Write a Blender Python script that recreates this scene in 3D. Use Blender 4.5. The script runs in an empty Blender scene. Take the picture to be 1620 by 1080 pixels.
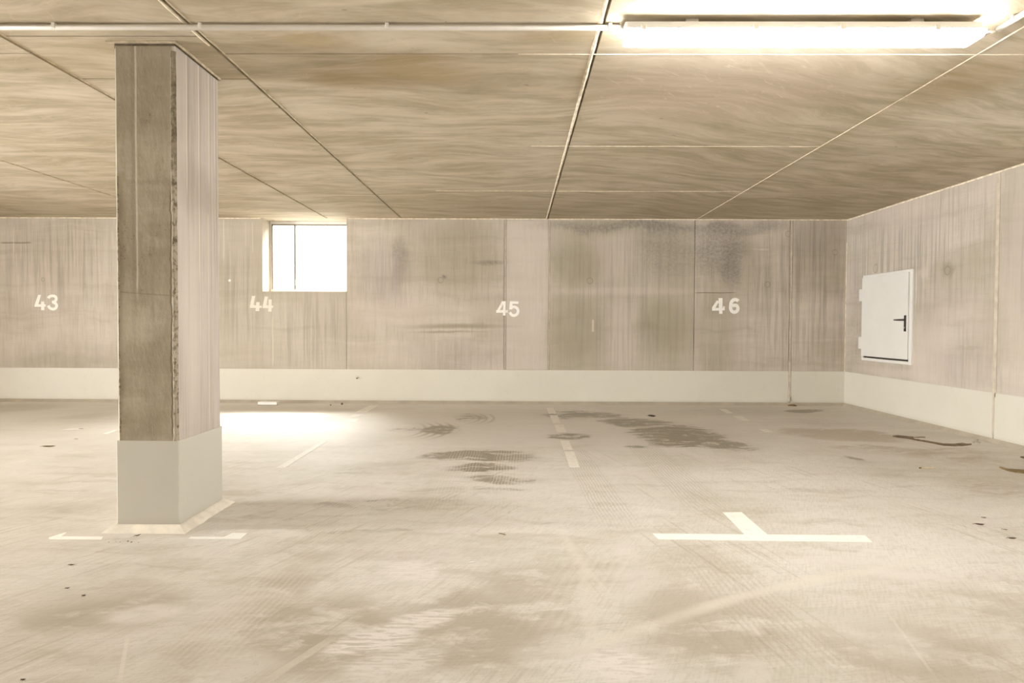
import bpy, bmesh, math, random
from mathutils import Vector, noise as mnoise
random.seed(4)
S = bpy.context.scene
C = S.collection

# ------------------------------------------------------------------ camera
F, YAW, PIT, ROL, HC = 1049.78, -0.0083, -0.0252, 0.0041, 1.028
H = 2.4            # ceiling height
D = 8.619          # back wall
XR = 4.24          # right wall
XL = -11.0         # left wall
YF = -6.0          # wall behind the camera
fwd = Vector((math.sin(YAW)*math.cos(PIT), math.cos(YAW)*math.cos(PIT), math.sin(PIT)))
r0 = Vector((math.cos(YAW), -math.sin(YAW), 0)); u0 = r0.cross(fwd)
R_ = r0*math.cos(ROL)+u0*math.sin(ROL); U_ = -r0*math.sin(ROL)+u0*math.cos(ROL)
O_ = Vector((0, 0, HC))
cd = bpy.data.cameras.new('camera'); cam = bpy.data.objects.new('camera', cd); C.objects.link(cam)
cd.sensor_width = 36; cd.sensor_fit = 'HORIZONTAL'; cd.lens = F/1620*36; cd.clip_start = .02
from mathutils import Matrix
M3 = Matrix((R_, U_, -fwd)).transposed()
cam.matrix_world = Matrix.Translation(O_) @ M3.to_4x4()
S.camera = cam

def at(px, py, ax, v):
    """point of the plane axis ax = v seen at photo pixel px, py"""
    d = fwd + R_*((px-810)/F) - U_*((py-540)/F)
    return O_ + d*((v-O_[ax])/d[ax])
def fl(px, py, z=0.0): return at(px, py, 2, z)

# ------------------------------------------------------------------ world, lights, exposure
w = bpy.data.worlds.new('sky'); S.world = w; w.use_nodes = True
bg = w.node_tree.nodes['Background']; bg.inputs[0].default_value = (.98, .985, 1.0, 1); bg.inputs[1].default_value = 3.0
S.view_settings.view_transform = 'Standard'; S.view_settings.look = 'None'
S.view_settings.gamma = 1; S.view_settings.use_curve_mapping = False
S.view_settings.exposure = 0.14
def area(name, loc, direc, sx, sy, watts, col, spread=180):
    l = bpy.data.lights.new(name, 'AREA'); l.shape = 'RECTANGLE'; l.size = sx; l.size_y = sy
    l.energy = watts; l.color = col; l.spread = math.radians(spread)
    o = bpy.data.objects.new(name, l); C.objects.link(o); o.location = loc
    o.rotation_euler = Vector(direc).to_track_quat('-Z', 'Y').to_euler()
    return o
DOOR_Y = (2.05, 3.15)
area('daylight_doorway', (XL-.20, 2.6, 1.0), (1, .07, -.06), 1.0, 1.8, 540, (.97, .985, 1.0), 110)
SIDE = (2.9, 4.9, 1.3)       # added window in the right wall, unseen, for side fill: y range, sill
area('added_side_fill', (XR+.12, 3.9, 1.85), (-1, 0, -.12), 1.9, .9, 17, (.96, .98, 1.0), 55)  # added fill light for the pillar's right face
area('added_gate_fill', (-1.5, YF-.2, 1.1), (0, 1, .02), 6.6, 1.9, 34, (.97, .985, 1.0))  # added fill from behind the camera, set in an invented gate opening
area('daylight_window', (-2.77, D+2.3, 4.1), (0, -1, -.86), 2.2, 1.6, 1300, (.98, .985, 1.0))
sl = bpy.data.lights.new('sun', 'SUN'); sl.energy = 8; sl.angle = math.radians(7); sl.color = (1, .96, .9)
so = bpy.data.objects.new('sun', sl); C.objects.link(so)
so.rotation_euler = Vector((0, -1, -math.tan(math.radians(53.5)))).to_track_quat('-Z', 'Y').to_euler()
LAMP_E = 62.0

# ------------------------------------------------------------------ node helpers
class E:
    def __init__(s, b, k): s.b, s.k = b, k
    def _m(s, op, o, rev=False):
        n = s.b.nt.nodes.new('ShaderNodeMath'); n.operation = op
        a, c = (o, s) if rev else (s, o)
        for i, q in enumerate((a, c)):
            if q is None: continue
            s.b.put(n.inputs[i], q)
        return E(s.b, n.outputs[0])
    def __add__(s, o): return s._m('ADD', o)
    __radd__ = __add__
    def __sub__(s, o): return s._m('SUBTRACT', o)
    def __rsub__(s, o): return s._m('SUBTRACT', o, True)
    def __mul__(s, o): return s._m('MULTIPLY', o)
    __rmul__ = __mul__
    def __truediv__(s, o): return s._m('DIVIDE', o)
    def max(s, o): return s._m('MAXIMUM', o)
    def min(s, o): return s._m('MINIMUM', o)
    def abs(s): return s._m('ABSOLUTE', None)
    def sin(s): return s._m('SINE', None)
    def pow(s, o): return s._m('POWER', o)
class B:
    def __init__(s, name, rough=.8, spec=.3):
        s.m = bpy.data.materials.new(name); s.m.use_nodes = True; s.nt = s.m.node_tree
        s.bs = s.nt.nodes['Principled BSDF']
        s.bs.inputs['Roughness'].default_value = rough
        s.bs.inputs['Specular IOR Level'].default_value = spec
        g = s.nt.nodes.new('ShaderNodeNewGeometry'); s.P = E(s, g.outputs['Position'])
        sp = s.nt.nodes.new('ShaderNodeSeparateXYZ'); s.nt.links.new(g.outputs['Position'], sp.inputs[0])
        s.x, s.y, s.z = [E(s, sp.outputs[i]) for i in range(3)]
        s.chain = None
    def ch(s, v):
        """keeps the shader's steps in one order (the offset is a millionth of a metre)"""
        if s.chain is None: return v
        if v.k.type == 'VALUE':
            n = s.nt.nodes.new('ShaderNodeMath'); n.operation = 'MULTIPLY_ADD'
            s.put(n.inputs[0], s.chain); n.inputs[1].default_value = 1e-6; s.put(n.inputs[2], v)
        else:
            n = s.nt.nodes.new('ShaderNodeVectorMath'); n.operation = 'MULTIPLY_ADD'
            s.put(n.inputs[0], s.chain); n.inputs[1].default_value = (1e-6,)*3; s.put(n.inputs[2], v)
        return E(s, n.outputs[0])
    def put(s, inp, q):
        if isinstance(q, E): s.nt.links.new(q.k, inp)
        elif isinstance(q, tuple) and len(q) == 3 and inp.type == 'RGBA': inp.default_value = (*q, 1)
        else: inp.default_value = q
    def vec(s, x, y, z=0.0):
        n = s.nt.nodes.new('ShaderNodeCombineXYZ')
        for i, q in enumerate((x, y, z)): s.put(n.inputs[i], q)
        return E(s, n.outputs[0])
    def noise(s, v, scale=1, detail=3, rough=.5, dist=0.0):
        n = s.nt.nodes.new('ShaderNodeTexNoise'); s.put(n.inputs['Vector'], s.ch(v))
        n.inputs['Scale'].default_value = scale; n.inputs['Detail'].default_value = detail
        n.inputs['Roughness'].default_value = rough; n.inputs['Distortion'].default_value = dist
        return E(s, n.outputs['Fac'])
    def sm(s, q, a, b, lo=0.0, hi=1.0):
        n = s.nt.nodes.new('ShaderNodeMapRange'); n.interpolation_type = 'SMOOTHSTEP'
        s.put(n.inputs[0], q)
        for i, v in enumerate((a, b, lo, hi)): n.inputs[i+1].default_value = v
        if a > b:
            n.inputs[1].default_value = b; n.inputs[2].default_value = a
            n.inputs[3].default_value = hi; n.inputs[4].default_value = lo
        return E(s, n.outputs[0])
    def map(s, v, loc, rot, sc):
        v = s.ch(v)
        n = s.nt.nodes.new('ShaderNodeMapping'); n.vector_type = 'TEXTURE'; s.put(n.inputs[0], v)
        n.inputs[1].default_value = loc; n.inputs[2].default_value = rot; n.inputs[3].default_value = sc
        return E(s, n.outputs[0])
    def length(s, v):
        n = s.nt.nodes.new('ShaderNodeVectorMath'); n.operation = 'LENGTH'; s.put(n.inputs[0], v)
        return E(s, n.outputs['Value'])
    def blob(s, v, cx, cy, rx, ry, ang=0, soft=.35):
        m = s.map(v, (cx, cy, 0), (0, 0, ang), (rx, ry, 1))
        s.chain = s.sm(s.length(m), 1+soft, 1-soft)
        return s.chain
    def sep(s, v):
        sp = s.nt.nodes.new('ShaderNodeSeparateXYZ'); s.put(sp.inputs[0], v)
        return [E(s, sp.outputs[i]) for i in range(3)]
    def mix(s, f, a, b, mode='MIX'):
        n = s.nt.nodes.new('ShaderNodeMix'); n.data_type = 'RGBA'; n.blend_type = mode; n.clamp_factor = True
        s.put(n.inputs[0], f); s.put(n.inputs[6], a); s.put(n.inputs[7], b)
        s.chain = E(s, n.outputs[2])
        return s.chain
    def done(s, col, bump=None, dist=.01, strength=.5, rough=None):
        s.put(s.bs.inputs['Base Color'], col)
        if bump is not None:
            if isinstance(bump, tuple):          # (axis scales): a light noise of its own, so the bump stays cheap
                s.chain = None
                v = s.nt.nodes.new('ShaderNodeVectorMath'); v.operation = 'MULTIPLY'
                s.put(v.inputs[0], s.P); v.inputs[1].default_value = bump
                bump = s.noise(E(s, v.outputs[0]), 1, 3, .65)
            n = s.nt.nodes.new('ShaderNodeBump'); n.inputs['Strength'].default_value = strength
            n.inputs['Distance'].default_value = dist; s.put(n.inputs['Height'], bump)
            s.nt.links.new(n.outputs[0], s.bs.inputs['Normal'])
        if rough is not None: s.put(s.bs.inputs['Roughness'], rough)
        return s.m

def plain(name, col, rough=.6, spec=.4, var=.06, sc=14, metal=0):
    b = B(name, rough, spec)
    n = b.noise(b.P, sc, 4, .6)
    c = b.mix(b.sm(n, .3, .7), tuple(k*(1-var) for k in col), tuple(min(1, k*(1+var)) for k in col))
    b.bs.inputs['Metallic'].default_value = metal
    return b.done(c, n, .002, .2)

# ---------------- floor
def floor_material():
    b = B('cast_concrete_floor', .5, .35)
    P, x, y = b.P, b.x, b.y
    # wavy coordinates so stains get ragged outlines
    nw1 = b.noise(P, 2.2, 4, .6); nw2 = b.noise(b.vec(x+7.3, y*1.6+2.1), 3.1, 4, .6)
    nf = b.noise(b.vec(x*.9, y*5.0), 2.0, 5, .65)
    W = b.vec(x+(nw1-.5)*.55, y+(nw2-.5)*.35+(nf-.5)*.25)
    col = (.74, .645, .50)
    # broad cloudy variation, trowel smears along x, sweeping streaks along y
    n1 = b.noise(P, .75, 5, .62, .4)
    c = b.mix(b.sm(n1, .36, .62), (.61, .565, .49), (.74, .70, .64))
    smear = b.noise(b.vec(x*.55+(nw1-.5)*.5, y*3.2+(nw2-.5)), 2.4, 6, .66)
    c = b.mix(b.sm(smear, .48, .72)*.5, c, (.42, .355, .255))
    c = b.mix(b.sm(smear, .50, .30)*.5, c, (.74, .69, .615))
    pink = b.noise(b.vec(x+3, y*1.4+9), 1.7, 3, .5)
    c = b.mix(b.sm(pink, .5, .68)*.4, c, (.68, .61, .555))
    # fine brushed lines, two directions
    r1 = b.map(P, (0, 0, 0), (0, 0, .22), (1, 1, 1)); rx, ry, _ = b.sep(r1)
    l1 = b.noise(b.vec(rx*46, ry*.9), 1, 3, .6)
    r2 = b.map(P, (0, 0, 0), (0, 0, -.42), (1, 1, 1)); sx, sy, _ = b.sep(r2)
    l2 = b.noise(b.vec(sx*42, sy*1.0+4), 1, 3, .6)
    side = b.sm(x+(nw1-.5)*1.5, -.3, .6)
    lines = l1*side + l2*(1-side)
    where = b.sm(b.noise(b.vec(x*1.2, y*.8), 1.3, 2, .5), .42, .6)
    c = b.mix(b.sm(lines, .56, .68)*where*.6, c, (.74, .69, .61))
    c = b.mix(b.sm(lines, .44, .34)*where*.42, c, (.38, .315, .225))
    # cross-brushed weave close by
    wv = b.noise(b.vec(rx*10, ry*110), 1, 2, .5); wv2 = b.noise(b.vec(sx*110, sy*10), 1, 2, .5)
    c = b.mix(b.sm(wv+wv2, .95, 1.15)*.22, c, (.40, .33, .22))
    # outlines of stains and painted shade live on the floor mesh as masks (see STAINS_AND_SHADE); here they get ragged edges and their colour
    at1 = b.nt.nodes.new('ShaderNodeAttribute'); at1.attribute_name = 'stain_shade_a'
    at2 = b.nt.nodes.new('ShaderNodeAttribute'); at2.attribute_name = 'stain_b'
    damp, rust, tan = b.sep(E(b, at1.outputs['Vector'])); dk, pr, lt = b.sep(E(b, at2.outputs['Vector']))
    rag = b.noise(b.vec(x*1.3+(nw2-.5), y*3.6+(nw1-.5)*2), 2.6, 6, .72)
    def edge(m, k=1.5): return b.sm(m*(.72+(rag-.5)*k*2.3), .28, .64)
    c = b.mix(b.sm(y+(nw1-.5)*2, 4.2, 6.6)*.5, c, (.80, .745, .665))          # dusty tone, lightened towards the back to offset weaker light
    c = b.mix(damp*.28, c, (.36, .31, .23))
    damp = edge(damp)
    c = b.mix(damp*.85, c, (.235, .195, .13))
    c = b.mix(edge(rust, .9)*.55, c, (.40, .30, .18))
    c = b.mix(tan*.42, c, (.39, .325, .215))
    c = b.mix(dk*b.sm(nw2+(rag-.5)*.6, .34, .56)*.85, c, (.37, .315, .225))
    teeth = b.noise(b.vec(x*12+(nw1-.5)*3, y*70), 1, 2, .6)
    c = b.mix(pr*(b.sm(teeth, .44, .52)*.6+.4)*.9, c, (.80, .745, .69))
    c = b.mix(lt*(1-damp)*b.sm(rag+nw1, .7, 1.05)*.8, c, (.72, .665, .605))
    # tyre tracks: straight runs and arcs of fine parallel lines
    def arc(cx, cy, r, wd, gx, gy, rx_, ry_, n=6, amt=.5, light=True):
        nonlocal c
        t = b.length(b.map(P, (cx, cy, 0), (0, 0, 0), (1, 1, 1)))-r+(nw1-.5)*.05
        m = b.sm(t.abs(), wd, wd*.5)*b.blob(P, gx, gy, rx_, ry_, 0, .5)
        s_ = b.sm((t*(math.pi*n/wd)).sin(), -.3, .8) if n > 1 else 1.0
        c = b.mix(m*s_*amt, c, (.74, .68, .59) if light else (.31, .255, .17))
    def run(p0, p1, wd, n=6, amt=.45, light=True, bend=.05):
        nonlocal c
        a, d_ = fl(*p0), fl(*p1); mid = (a+d_)/2; v = d_-a
        m = b.map(b.vec(x+(nw1-.5)*bend, y), (mid.x, mid.y, 0), (0, 0, math.atan2(v.y, v.x)), (v.length/2, wd, 1))
        ux, uy, _ = b.sep(m)
        mask = b.sm(ux.abs(), 1.0, .45)*b.sm(uy.abs(), 1.0, .7 if n > 1 or wd < .02 else .1)
        s_ = b.sm((uy*(math.pi*n)).sin(), -.3, .8) if n > 1 else 1.0
        c = b.mix(mask*s_*amt, c, (.74, .68, .59) if light else (.32, .265, .18))
    run((410, 905), (650, 735), .17, 16, .26); run((250, 1095), (480, 880), .14, 12, .22); run((690, 850), (750, 680), .15, 14, .24)
    run((800, 850), (812, 690), .15, 14, .32); run((1000, 860), (900, 700), .13, 13, .26, False)
    run((1150, 830), (1000, 690), .16, 14, .28, False); run((1075, 695), (960, 655), .12, 8, .5, False)
    run((1360, 980), (1120, 690), .2, 13, .16); run((1620, 1050), (1280, 710), .25, 14, .15)
    run((1330, 1110), (1100, 860), .16, 13, .16, False); run((860, 1030), (970, 850), .16, 8, .2)
    run((188, 1085), (203, 1000), .007, 1, .55, True, 0); run((410, 1085), (535, 1000), .018, 1, .45, True, .06)
    run((1490, 1085), (1390, 950), .006, 1, .35, True, 0)
    run((840, 1050), (1210, 932), .05, 1, .5, True, .12); run((1050, 975), (1340, 902), .05, 1, .5, True, .12); run((1200, 935), (1520, 875), .06, 1, .5, True, .12)
    run((875, 815), (945, 940), .04, 1, .4, True, .1); run((928, 870), (938, 1075), .045, 1, .35, True, .1)
    a2 = fl(712, 680)
    arc(a2.x-1.1, a2.y, 1.0, .22, a2.x-.1, a2.y, .4, .42, 5, .55, False)
    a3 = fl(775, 662)
    arc(a3.x-.8, a3.y, .75, .16, a3.x, a3.y, .4, .4, 4, .4, False)
    # speckle
    sp = b.noise(P, 90, 2, .6)
    c = b.mix(b.sm(sp, .62, .70)*.3, c, (.35, .28, .19))
    bump = (14, 30, 14)
    rough = b.sm(damp, 0, 1, .56, .42)
    return b.done(c, bump, .004, .25, rough)

# ---------------- ceiling
def ceiling_material():
    b = B('board_marked_ceiling_concrete', .85, .2)
    P, x, y = b.P, b.x, b.y
    nw = b.noise(b.vec(x*.8, y*1.2), 1.1, 1, .4)
    ang = b.sm(x, 0.4, 2.6, 0, .32)
    yy = y + (nw-.5)*.55 - ang*x*.9
    g1 = b.noise(b.vec(x*.9, yy*3.6), 1.5, 5, .66)
    g2 = b.noise(b.vec(x*2.6+4, yy*17), 1.0, 4, .62)
    big = b.noise(P, .6, 4, .6)
    c = b.mix(b.sm(big, .35, .65), (.50, .425, .305), (.59, .515, .395))
    c = b.mix(b.sm(g1, .40, .70)*.7, c, (.37, .305, .20))
    c = b.mix(b.sm(g1, .56, .28)*.55, c, (.70, .615, .49))
    c = b.mix(b.sm(g2, .50, .72)*.32, c, (.31, .26, .18))
    c = b.mix(b.sm(g2, .50, .30)*.28, c, (.74, .67, .56))
    W = b.vec(x+(nw-.5)*.5, y+(g1-.5)*.5)
    def cb(px, py, hw, hh, soft=.5):
        a, d_ = at(px, py, 2, H), at(px+hw, py, 2, H); u, n = at(px, py-hh, 2, H), at(px, py+hh, 2, H)
        return b.blob(W, a.x, (u.y+n.y)/2, (d_-a).length, abs(u.y-n.y)/2, 0, soft)
    # ochre release-oil stains
    o = cb(660, 110, 90, 22).max(cb(470, 62, 60, 10)*.8).max(cb(560, 125, 70, 15)*.7).max(cb(880, 60, 90, 14)*.5).max(cb(1560, 120, 70, 40)*.6)
    c = b.mix(o*.6, c, (.42, .31, .155))
    # pinkish scuffed patch right of the central joint
    pk = cb(1150, 130, 220, 60).max(cb(1000, 130, 60, 50)*.7)
    c = b.mix(pk*.45, c, (.60, .49, .39))
    sc_ = b.noise(b.vec((x+y)*2.2, (x-y)*11), 1.4, 5, .7, 1.2)
    c = b.mix(pk*b.sm(sc_, .56, .70)*.5, c, (.82, .71, .60))
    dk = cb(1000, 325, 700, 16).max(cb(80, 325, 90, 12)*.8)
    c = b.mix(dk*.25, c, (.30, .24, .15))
    dots = b.noise(b.vec(x*14, y*34), 1, 2, .5)
    c = b.mix(b.sm(dots, .735, .76)*.7, c, (.22, .15, .08))
    wisp = b.noise(b.vec(x*1.1+2, yy*7.5+(nw-.5)*2), 1.6, 5, .7)
    c = b.mix(b.sm(wisp, .58, .74)*.45, c, (.72, .63, .50))
    c = b.mix(b.sm(wisp, .42, .28)*.35, c, (.37, .305, .20))
    hair = b.noise(b.vec(x*1.2+(nw-.5)*4, y*2.6), 1.3, 1, .4)
    c = b.mix(b.sm((hair-.5).abs(), .006, .001)*.14, c, (.80, .68, .50))
    return b.done(c, (3, 26, 3), .004, .25)

# ---------------- wall concrete (u = along the wall)
def wall_material(name, axis, items):
    b = B(name, .85, .2)
    u = b.x if axis == 0 else b.y
    z = b.z
    V = b.vec(u, z)
    nw = b.noise(V, 1.6, 4, .6); nv = b.noise(b.vec(u+5, z+3), 4.5, 4, .6)
    big = b.noise(b.vec(u*.9+1.7, z*.7), 1.1, 4, .6)
    c = b.mix(b.sm(big, .36, .62), (.49, .43, .34), (.60, .535, .45))
    band = b.noise(b.vec(u*.25+(nw-.5)*.4, z*3.6+(nw-.5)*.8), 1.6, 4, .6)
    c = b.mix(b.sm(band, .5, .68)*.4, c, (.40, .34, .25))
    c = b.mix(b.sm(band, .48, .32)*.4, c, (.67, .59, .50))
    vs = b.noise(b.vec(u*9, z*.45+(nw-.5)*.3), 2.0, 5, .7)
    c = b.mix(b.sm(vs, .5, .68)*.34, c, (.36, .305, .225))
    c = b.mix(b.sm(vs, .47, .32)*.34, c, (.68, .60, .51))
    fine = b.noise(b.vec(u*55, z*2.5), 1, 3, .6)
    c = b.mix(b.sm(fine, .52, .66)*.20, c, (.27, .225, .16))
    fh = b.noise(b.vec(u*3, z*60), 1, 3, .6)
    c = b.mix(b.sm(fh, .54, .7)*.12, c, (.27, .225, .16))
    pink = b.noise(b.vec(u*1.1+8, z*.8), 1.6, 3, .5)
    c = b.mix(b.sm(pink, .48, .66)*.26, c, (.60, .50, .445))
    W = b.vec(u+(nv-.5)*.22+(vs-.5)*.1, z+(nw-.5)*.35+(fine-.5)*.12)
    W2 = b.vec(u+(nv-.5)*.3, z+(nw-.5)*.06)
    grain = b.sm(b.noise(V, 30, 4, .8), .36, .66)
    drip = b.sm(b.noise(b.vec(u*17, z*.35), 1.3, 4, .7), .46, .6)
    for kind, px0, py0, px1, py1, amt in items:
        ax, v = (1, D) if axis == 0 else (0, XR)
        p, q = at(px0, py0, ax, v), at(px1, py1, ax, v)
        pu, qu = (p.x, q.x) if axis == 0 else (p.y, q.y)
        cu, cz, ru, rz = (pu+qu)/2, (p.z+q.z)/2, abs(pu-qu)/2, abs(p.z-q.z)/2
        if kind in ('tone_l', 'tone_d', 'tone_g'):          # hard-edged cast panel of another pour
            mk = b.sm((b.ch(u)-cu).abs(), ru+.004, ru-.004)*b.sm((z-cz).abs(), rz+.004, rz-.004)
            c = b.mix(mk*amt, c, {'tone_l': (.65, .575, .495), 'tone_d': (.32, .27, .18), 'tone_g': (.46, .41, .31)}[kind])
            continue
        if kind == 'ring':
            t = b.length(b.map(V, (cu, cz, 0), (0, 0, 0), (1, 1, 1)))
            c = b.mix(b.sm((t-ru*.7+(nv-.5)*.02).abs(), .009, .001)*amt*.8, c, (.24, .20, .14))
            c = b.mix(b.sm(t, ru*.7, ru*.5)*amt*.5, c, (.42, .37, .27)); continue
        m = b.blob(W if rz > .07 else W2, cu, cz, ru, rz, 0, .5 if rz > .07 else .7)
        if kind == 'dark': c = b.mix(m*(grain*.6+.4)*amt, c, (.20, .175, .15))
        if kind == 'damp': c = b.mix(m*amt, c, (.29, .25, .165))
        if kind == 'purple': c = b.mix(m*(drip*.5+.5)*amt, c, (.36, .30, .27))
        if kind == 'pale': c = b.mix(m*amt, c, (.66, .57, .49))
        if kind == 'drip': c = b.mix(m*drip*amt, c, (.20, .175, .14))
        if kind == 'runs': c = b.mix(m*drip*amt, c, (.72, .63, .54))
        if kind == 'streak':
            mk = b.sm((u-cu+(nw-.5)*.02).abs(), ru+.004, ru*.3)*b.sm((z-cz).abs(), rz*1.1, rz*.8)
            c = b.mix(mk*amt, c, (.78, .68, .55))
        if kind == 'line':
            mk = b.sm((b.ch(z)-cz+(nw-.5)*.03).abs(), rz+.004, rz*.3)*b.sm((u-cu).abs(), ru*1.1, ru*.8)
            c = b.mix(mk*amt, c, (.24, .195, .13))
    bump = (34, 34, 7)
    return b.done(c, bump, .005, .35)

back_items = [
    ('tone_l', 801, 350, 866, 584, .55), ('tone_g', 869, 350, 1098, 586, .45), ('tone_g', 347, 343, 415, 584, .5),
    ('tone_g', 415, 460, 549, 584, .35),
    ('pale', 955, 470, 1008, 590, .45), ('pale', 870, 455, 1098, 466, .55), ('pale', 935, 372, 1010, 440, .35),
    ('pale', 830, 370, 866, 560, .35), ('damp', 872, 380, 955, 450, .45), ('damp', 872, 470, 955, 580, .45),
    ('damp', 1012, 470, 1095, 560, .45), ('dark', 870, 350, 1098, 368, .75), ('dark', 1010, 352, 1098, 440, .45),
    ('dark', 1100, 350, 1180, 440, .65), ('dark', 1100, 352, 1245, 372, .5), ('dark', 1140, 390, 1172, 460, .55),
    ('dark', 622, 380, 646, 440, .6), ('purple', 562, 385, 650, 475, .6), ('purple', 640, 540, 790, 584, .35),
    ('damp', 640, 350, 795, 470, .35), ('damp', 648, 512, 790, 520, .7), ('damp', 665, 523, 750, 527, .6),
    ('pale', 560, 475, 790, 510, .35), ('pale', 560, 540, 690, 585, .4), ('dark', 750, 412, 796, 419, .7),
    ('line', 660, 372, 705, 377, .0), ('pale', 1255, 540, 1330, 586, .1), ('damp', 1255, 350, 1338, 470, .35),
    ('purple', 1255, 350, 1340, 420, .4), ('damp', 1100, 466, 1165, 586, .35), ('line', 1100, 462.5, 1164, 464, .9),
    ('pale', 1192, 393, 1216, 396, .8), ('purple', 20, 540, 180, 583, .3), ('pale', 0, 380, 180, 470, .25),
    ('line', 0, 382, 50, 385, .7), ('drip', 0, 345, 180, 480, .35), ('drip', 350, 345, 414, 560, .3),
    ('drip', 440, 462, 549, 584, .3), ('runs', 350, 345, 414, 400, .3), ('drip', 870, 350, 1098, 584, .25),
    ('drip', 1180, 350, 1338, 584, .35), ('damp', 0, 560, 180, 584, .3),
    ('streak', 353, 345, 354.5, 410, .7), ('streak', 430, 500, 433, 580, .4), ('streak', 399, 350, 400, 400, .5),
    ('streak', 388, 350, 389, 390, .5), ('streak', 21, 360, 23, 400, .5), ('streak', 936, 505, 940, 525, .6),
    ('ring', 691, 437, 703, 449, .7), ('ring', 927, 438, 939, 450, .8), ('ring', 1208, 444, 1220, 456, .7),
    ('ring', 1315, 393, 1327, 405, .6), ('ring', 1241, 364, 1253, 376, .6), ('ring', 64, 438, 72, 446, .6),
    ('dark', 699, 434, 706, 440, .9)]
right_items = [
    ('runs', 1345, 300, 1560, 420, .6), ('pale', 1440, 510, 1500, 620, .6), ('pale', 1370, 578, 1480, 605, .5),
    ('drip', 1345, 320, 1570, 470, .5), ('damp', 1470, 400, 1565, 470, .3), ('pale', 1380, 290, 1480, 340, .5),
    ('purple', 1480, 540, 1570, 620, .45), ('pale', 1590, 300, 1690, 620, .5), ('purple', 1600, 330, 1680, 500, .5),
    ('pale', 1455, 425, 1470, 445, .5), ('damp', 1492, 415, 1506, 445, .5),
    ('ring', 1380, 418, 1390, 431, .7), ('ring', 1493, 421, 1505, 435, .7), ('dark', 1345, 420, 1368, 590, .2)]

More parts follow.
